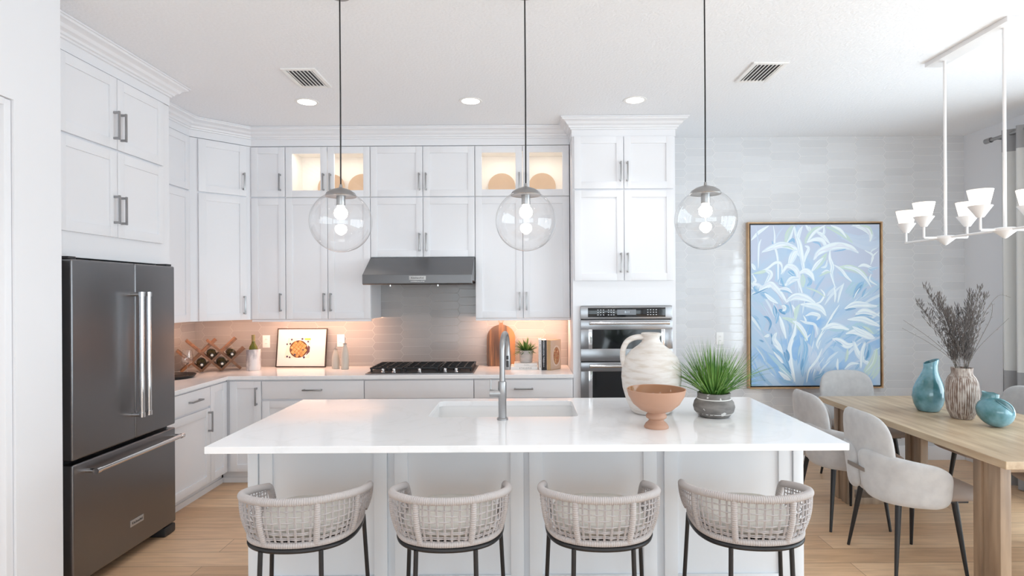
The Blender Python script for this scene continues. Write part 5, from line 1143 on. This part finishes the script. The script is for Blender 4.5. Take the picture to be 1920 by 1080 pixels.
for az, sp_, h_ in ((2.9, 0.21, 0.66), (3.3, 0.17, 0.60), (2.6, 0.24, 0.55), (3.6, 0.12, 0.50), (2.2, 0.14, 0.58), (1.2, 0.08, 0.52), (0.2, 0.07, 0.62), (-0.4, 0.10, 0.64), (0.5, 0.14, 0.58), (-1.2, 0.07, 0.48), (-0.1, 0.15, 0.60), (4.4, 0.07, 0.46), (3.0, 0.09, 0.50)): seedy(az, sp_, h_, 150)
ms.build('stem', STEMM, d1); mh.build('seed_heads', HEADM, d1)
d2 = thing('bare_twigs', 'thin bare arching twigs spreading from the ribbed vase', 'twigs', (2.845, 3.80, TZ+0.21))
m = MB()
for pts_ in ([(0, 0, 0), (-0.04, 0, 0.14), (-0.20, -0.01, 0.27), (-0.40, -0.02, 0.38)], [(0, 0.01, 0), (-0.035, 0.01, 0.15), (-0.18, 0.02, 0.30), (-0.36, 0.03, 0.43)], [(0, 0, 0), (-0.03, 0, 0.16), (-0.14, 0, 0.32), (-0.26, 0, 0.46)],
             [(0, 0, 0), (0.04, 0, 0.14), (0.10, 0, 0.32), (0.15, 0, 0.47), (0.24, 0, 0.585), (0.32, 0, 0.575)], [(0, 0, 0), (0.04, 0, 0.14), (0.13, 0, 0.32), (0.19, 0, 0.44), (0.20, 0.0, 0.53), (0.17, 0, 0.50)], [(0, 0, 0), (0.045, 0, 0.14), (0.12, 0, 0.26), (0.30, -0.01, 0.44)], [(0, 0, 0), (0.04, 0.01, 0.16), (0.10, 0.01, 0.36), (0.13, 0, 0.56)]):
    C_ = crs(pts_, 7); m.tube(C_, [0.0022*(1-0.6*i/len(C_)) for i in range(len(C_))], 5)
    for i in range(6, len(C_)-1, 3):
        a = rp.uniform(0, 6.28); m.tube([C_[i], C_[i]+Vector((math.cos(a)*0.014, math.sin(a)*0.01, 0.010))], 0.0007, 3)
m.build('twig', STEMM, d2)

# ------------------------------------------------------------------ dining chairs
FAB = pm('cream_boucle', (0.60, 0.585, 0.57), 0.9); noise_var(FAB, (0.46, 0.455, 0.46), (0.52, 0.515, 0.515), (1,1,1), 18, 5, bump=0.25, bdist=0.004); FAB.node_tree.nodes['Principled BSDF'].inputs['Sheen Weight'].default_value = 0.3
SEATF = pm('taupe_seat_fabric', (0.40, 0.33, 0.29), 0.85)
def dining_chair():
    t = thing('dining_chair', 'x', 'dining chair', (0, 0, 0), 0, 'upholstered dining chairs')
    # local: faces +y
    def seat(a, b_): return ((a*0.250, 0.03+b_*0.262, 0.456+0.012*(1-a*a)*(1-b_*b_)), (0, 0, 1))
    MB().puffy(seat, 0.042, na=56, nr=8, p=5, sq=5).build('seat', SEATF, t, ang=80)
    def back(a, b_):
        z = 0.655+b_*0.24; x = a*(0.235 if b_ > 0 else 0.235-0.05*(-b_)); y = -0.215-0.055*(b_*0.5+0.5)-0.045*(1-a*a)+0.0
        n_ = Vector((-a*0.35, 1, 0.10)).normalized(); return ((x, y, z), n_)
    MB().puffy(back, 0.030, na=64, nr=8, p=6, sq=3.6).build('backrest', FAB, t, ang=80)
    for s in (-1, 1):
        ctr = [(s*0.004, -0.300), (s*0.10, -0.292), (s*0.20, -0.245), (s*0.262, -0.165), (s*0.288, -0.08), (s*0.293, -0.03), (s*0.289, 0.025)]
        C_ = crs([(x, y, 0) for x, y in ctr], 8)
        def wing(a, b_, C_=C_, s=s):
            u = (a+1)/2; k = u*(len(C_)-1); i0 = min(int(k), len(C_)-2); c = C_[i0].lerp(C_[i0+1], k-i0); tg = (C_[i0+1]-C_[i0]).normalized(); nn = Vector((tg.y, -tg.x, 0))*s
            z1 = 0.705-0.085*u**1.2; z0 = 0.405+0.004*u; zc = (z0+z1)/2; z = zc+b_*(z1-z0)/2
            fl = 0.018*(z-0.5)/0.15; return ((c.x+nn.x*fl, c.y+nn.y*fl, z), nn)
        MB().puffy(wing, 0.024, na=72, nr=8, p=8, sq=4.2).build('arm_shell', FAB, t, ang=80)
    C_ = crs([(-0.085, -0.330, 0.565), (0, -0.336, 0.567), (0.085, -0.330, 0.565)], 6)
    m = MB(); q = []
    for c_ in C_:
        q += [(c_.x, c_.y, c_.z-0.011), (c_.x, c_.y, c_.z+0.011), (c_.x, c_.y+0.008, c_.z+0.011), (c_.x, c_.y+0.008, c_.z-0.011)]
    nC = len(C_); m.faces(q, [(i*4+k, i*4+(k+1) % 4, (i+1)*4+(k+1) % 4, (i+1)*4+k) for i in range(nC-1) for k in range(4)]+[(0, 1, 2, 3), (nC*4-4, nC*4-3, nC*4-2, nC*4-1)]); m.build('metal_strap', pm('strap_metal', (0.38, 0.35, 0.33), 0.35, 0.8), t, smooth=False)
    for sx in (-1, 1):
        for (y0, y1) in ((0.12, 0.15), (-0.19, -0.245)):
            MB().tube([(sx*0.175, y0, 0.425), (sx*0.235, y1, 0.0)], [0.0175, 0.0085], 14).build('leg', BLACK, t)
    MB().box(-0.19, 0.19, -0.19, 0.19, 0.408, 0.424, 0.004).build('seat_frame', BLACK, t)
    return t
ch = dining_chair(); ch.location = (2.27, 3.43, 0.001); ch.rotation_euler = (0, 0, -PI/2); ch['label'] = 'cream dining chair nearest the camera on the island side of the table'
dup(ch, (2.26, 4.092, 0.001), -PI/2, 'cream dining chair on the island side, behind the nearest one, at the island corner')
dup(ch, (2.82, 4.86, 0.001), PI, 'cream dining chair at the far head of the table in front of the painting')
dup(ch, (3.33, 4.18, 0.001), PI/2, 'cream dining chair on the window side in front of the curtain')
dup(ch, (3.29, 3.43, 0.001), PI/2, 'cream dining chair at the right picture edge, only seat edge and leg showing')

# ------------------------------------------------------------------ counter stools
ROPE = pm('taupe_rope', (0.44, 0.41, 0.405), 0.8); CUSH = pm('linen_cushion', (0.52, 0.50, 0.46), 0.9); noise_var(CUSH, (0.46, 0.44, 0.40), (0.58, 0.56, 0.52), (3, 60, 3), 6, 3)
ROPEC = pm('woven_cord', (0.45, 0.42, 0.42), 0.8)
def stool():
    t = thing('counter_stool', 'x', 'bar stool', (0, 0, 0), 0, 'rope-backed counter stools along the island')
    ZR, ZL = 0.780, 0.586
    def rimz(y): return ZR-0.078*max(0, (y+0.20)/0.40)**1.2
    ctr = [(-0.228, 0.175), (-0.242, 0.09), (-0.246, 0.0), (-0.234, -0.10), (-0.190, -0.185), (-0.105, -0.238), (0, -0.254), (0.105, -0.238), (0.190, -0.185), (0.234, -0.10), (0.246, 0.0), (0.242, 0.09), (0.228, 0.175)]
    C_ = crs([(x, y, 0) for x, y in ctr], 10); n_ = len(C_)
    def at(u): k = u*(n_-1); i0 = min(int(k), n_-2); return C_[i0].lerp(C_[i0+1], k-i0)
    def surf(u, w):
        c = at(u); k = 0.88+0.12*w**0.8+0.035*math.sin(PI*w); return Vector((c.x*k, c.y*k, ZL+0.014+(rimz(c.y)-ZL-0.014)*w))
    # top rim: dives down to the lower ring at both ends
    e0 = [(-0.205, 0.165, ZL+0.012), (-0.214, 0.188, ZL+0.035), (-0.222, 0.197, ZL+0.07)]; e1 = [(-x, y, z) for x, y, z in reversed(e0)]
    rim = [Vector(p) for p in crs(e0+[(-0.229, 0.182, rimz(0.17)-0.008), (-0.234, 0.152, rimz(0.15)-0.001)], 8)] + [Vector((c.x, c.y, rimz(c.y))) for c in C_[8:-8]] + [Vector(p) for p in crs([(0.234, 0.152, rimz(0.15)-0.001), (0.229, 0.182, rimz(0.17)-0.008)]+e1, 8)]
    # resample densely for rope wraps
    L = [0]
    for a, b_ in zip(rim, rim[1:]): L.append(L[-1]+(b_-a).length)
    def resamp(step):
        out = []; j = 0; s_ = 0
        while s_ <= L[-1]:
            while j < len(L)-2 and L[j+1] < s_: j += 1
            out.append(rim[j].lerp(rim[j+1], (s_-L[j])/max(1e-9, L[j+1]-L[j]))); s_ += step
        return out
    R_ = resamp(0.0042); MB().tube(R_, [0.0150+(0.0012 if i % 2 else -0.0007) for i in range(len(R_))], 16).build('top_rail', ROPE, t, ang=30)
    # lower wrapped rail
    low = [surf(u, 0)*1.0 for u in [i/250 for i in range(251)]]; MB().tube(low, [0.0125+(0.0010 if i % 2 else -0.0006) for i in range(len(low))], 16).build('lower_rail', ROPE, t, ang=30)
    for u in (0.25, 0.41, 0.59, 0.75):
        P_ = [surf(u, 0.02+0.96*i/40) for i in range(41)]; MB().tube(P_, [0.0125+(0.0010 if i % 2 else -0.0006) for i in range(41)], 16).build('wrapped_post', ROPE, t, ang=30)
    m = MB(); rp = random.Random(4); NV = 42
    for i in range(NV+1):
        u = 0.02+0.96*i/NV; j = rp.uniform(-0.003, 0.003)
        for dd in (-0.0019, 0.0019): m.tube([surf(min(1, max(0, u+dd+j*w)), w)+Vector((0, 0, 0)) for w in [k/7 for k in range(8)]], 0.0024, 4, caps=False)
    for r_ in range(6):
        w0 = 0.13+0.135*r_; pts_ = []
        for i in range(NV*2+1):
            u = 0.02+0.96*i/(NV*2); pt = surf(u, min(0.97, w0+0.012*math.sin(i*0.35+r_*1.7))); o_ = 0.0035*math.cos(PI*(i/2)+r_*PI); c = Vector((pt.x, pt.y, 0)).normalized(); pts_.append(pt+c*o_)
        m.tube(pts_, 0.0026, 4, caps=False)
        if r_ < 2: m.tube([q+Vector((0, 0, 0.0062)) for q in pts_], 0.0026, 4, caps=False)
    m.build('rope_weave', ROPEC, t, ang=60)
    # metal ring and legs
    ring = [Vector((c.x*0.89, c.y*0.89, ZL-0.009)) for c in C_]; ring = ring+[Vector(p) for p in crs([ring[-1], (0.17, 0.195, ZL-0.009), (0, 0.205, ZL-0.009), (-0.17, 0.195, ZL-0.009), ring[0]], 8)[1:-1]]
    MB().tube(ring, 0.0095, 12, closed=True, up=(0, 0, 1)).build('seat_ring', BLACK, t, ang=80)
    for sx in (-1, 1):
        MB().tube([(sx*0.118, -0.208, ZL-0.012), (sx*0.130, -0.235, 0.0)], 0.0095, 12).build('leg', BLACK, t)
        MB().tube([(sx*0.205, 0.155, ZL-0.012), (sx*0.232, 0.19, 0.0)], 0.0095, 12).build('leg', BLACK, t)
    k = 1-0.22/ZL; fp = [(-0.126, -0.226, 0.20), (0.126, -0.226, 0.20), (0.223, 0.178, 0.20), (-0.223, 0.178, 0.20)]
    for a, b_ in zip(fp, fp[1:]+fp[:1]): MB().tube([a, b_], 0.0075, 10).build('footrest', BLACK, t)
    def cu(a, b_): return ((a*0.198, -0.005+b_*0.205, 0.634+0.010*(1-a*a)*(1-b_*b_)), (0, 0, 1))
    MB().puffy(cu, 0.034, na=56, nr=8, p=7, sq=3.2).build('seat_cushion', CUSH, t, ang=80)
    MB().puffy(lambda a, b_: ((a*0.188, -0.005+b_*0.195, 0.593), (0, 0, 1)), 0.005, na=40, nr=4, sq=3).build('seat_base', BLACK, t, ang=60)
    return t
st = stool(); st.location = (-0.945, 2.525, 0.0); st.rotation_euler = (0, 0, math.radians(3)); st['label'] = 'leftmost of the four rope-backed counter stools, nearest the fridge'
dup(st, (-0.322, 2.525, 0.0), math.radians(1), 'rope-backed counter stool, second from the left, left of the faucet')
dup(st, (0.312, 2.525, 0.0), math.radians(-1), 'rope-backed counter stool, third from the left, below the footed bowl')
dup(st, (0.945, 2.525, 0.0), math.radians(-3), 'rightmost of the four rope-backed counter stools, nearest the dining chairs')
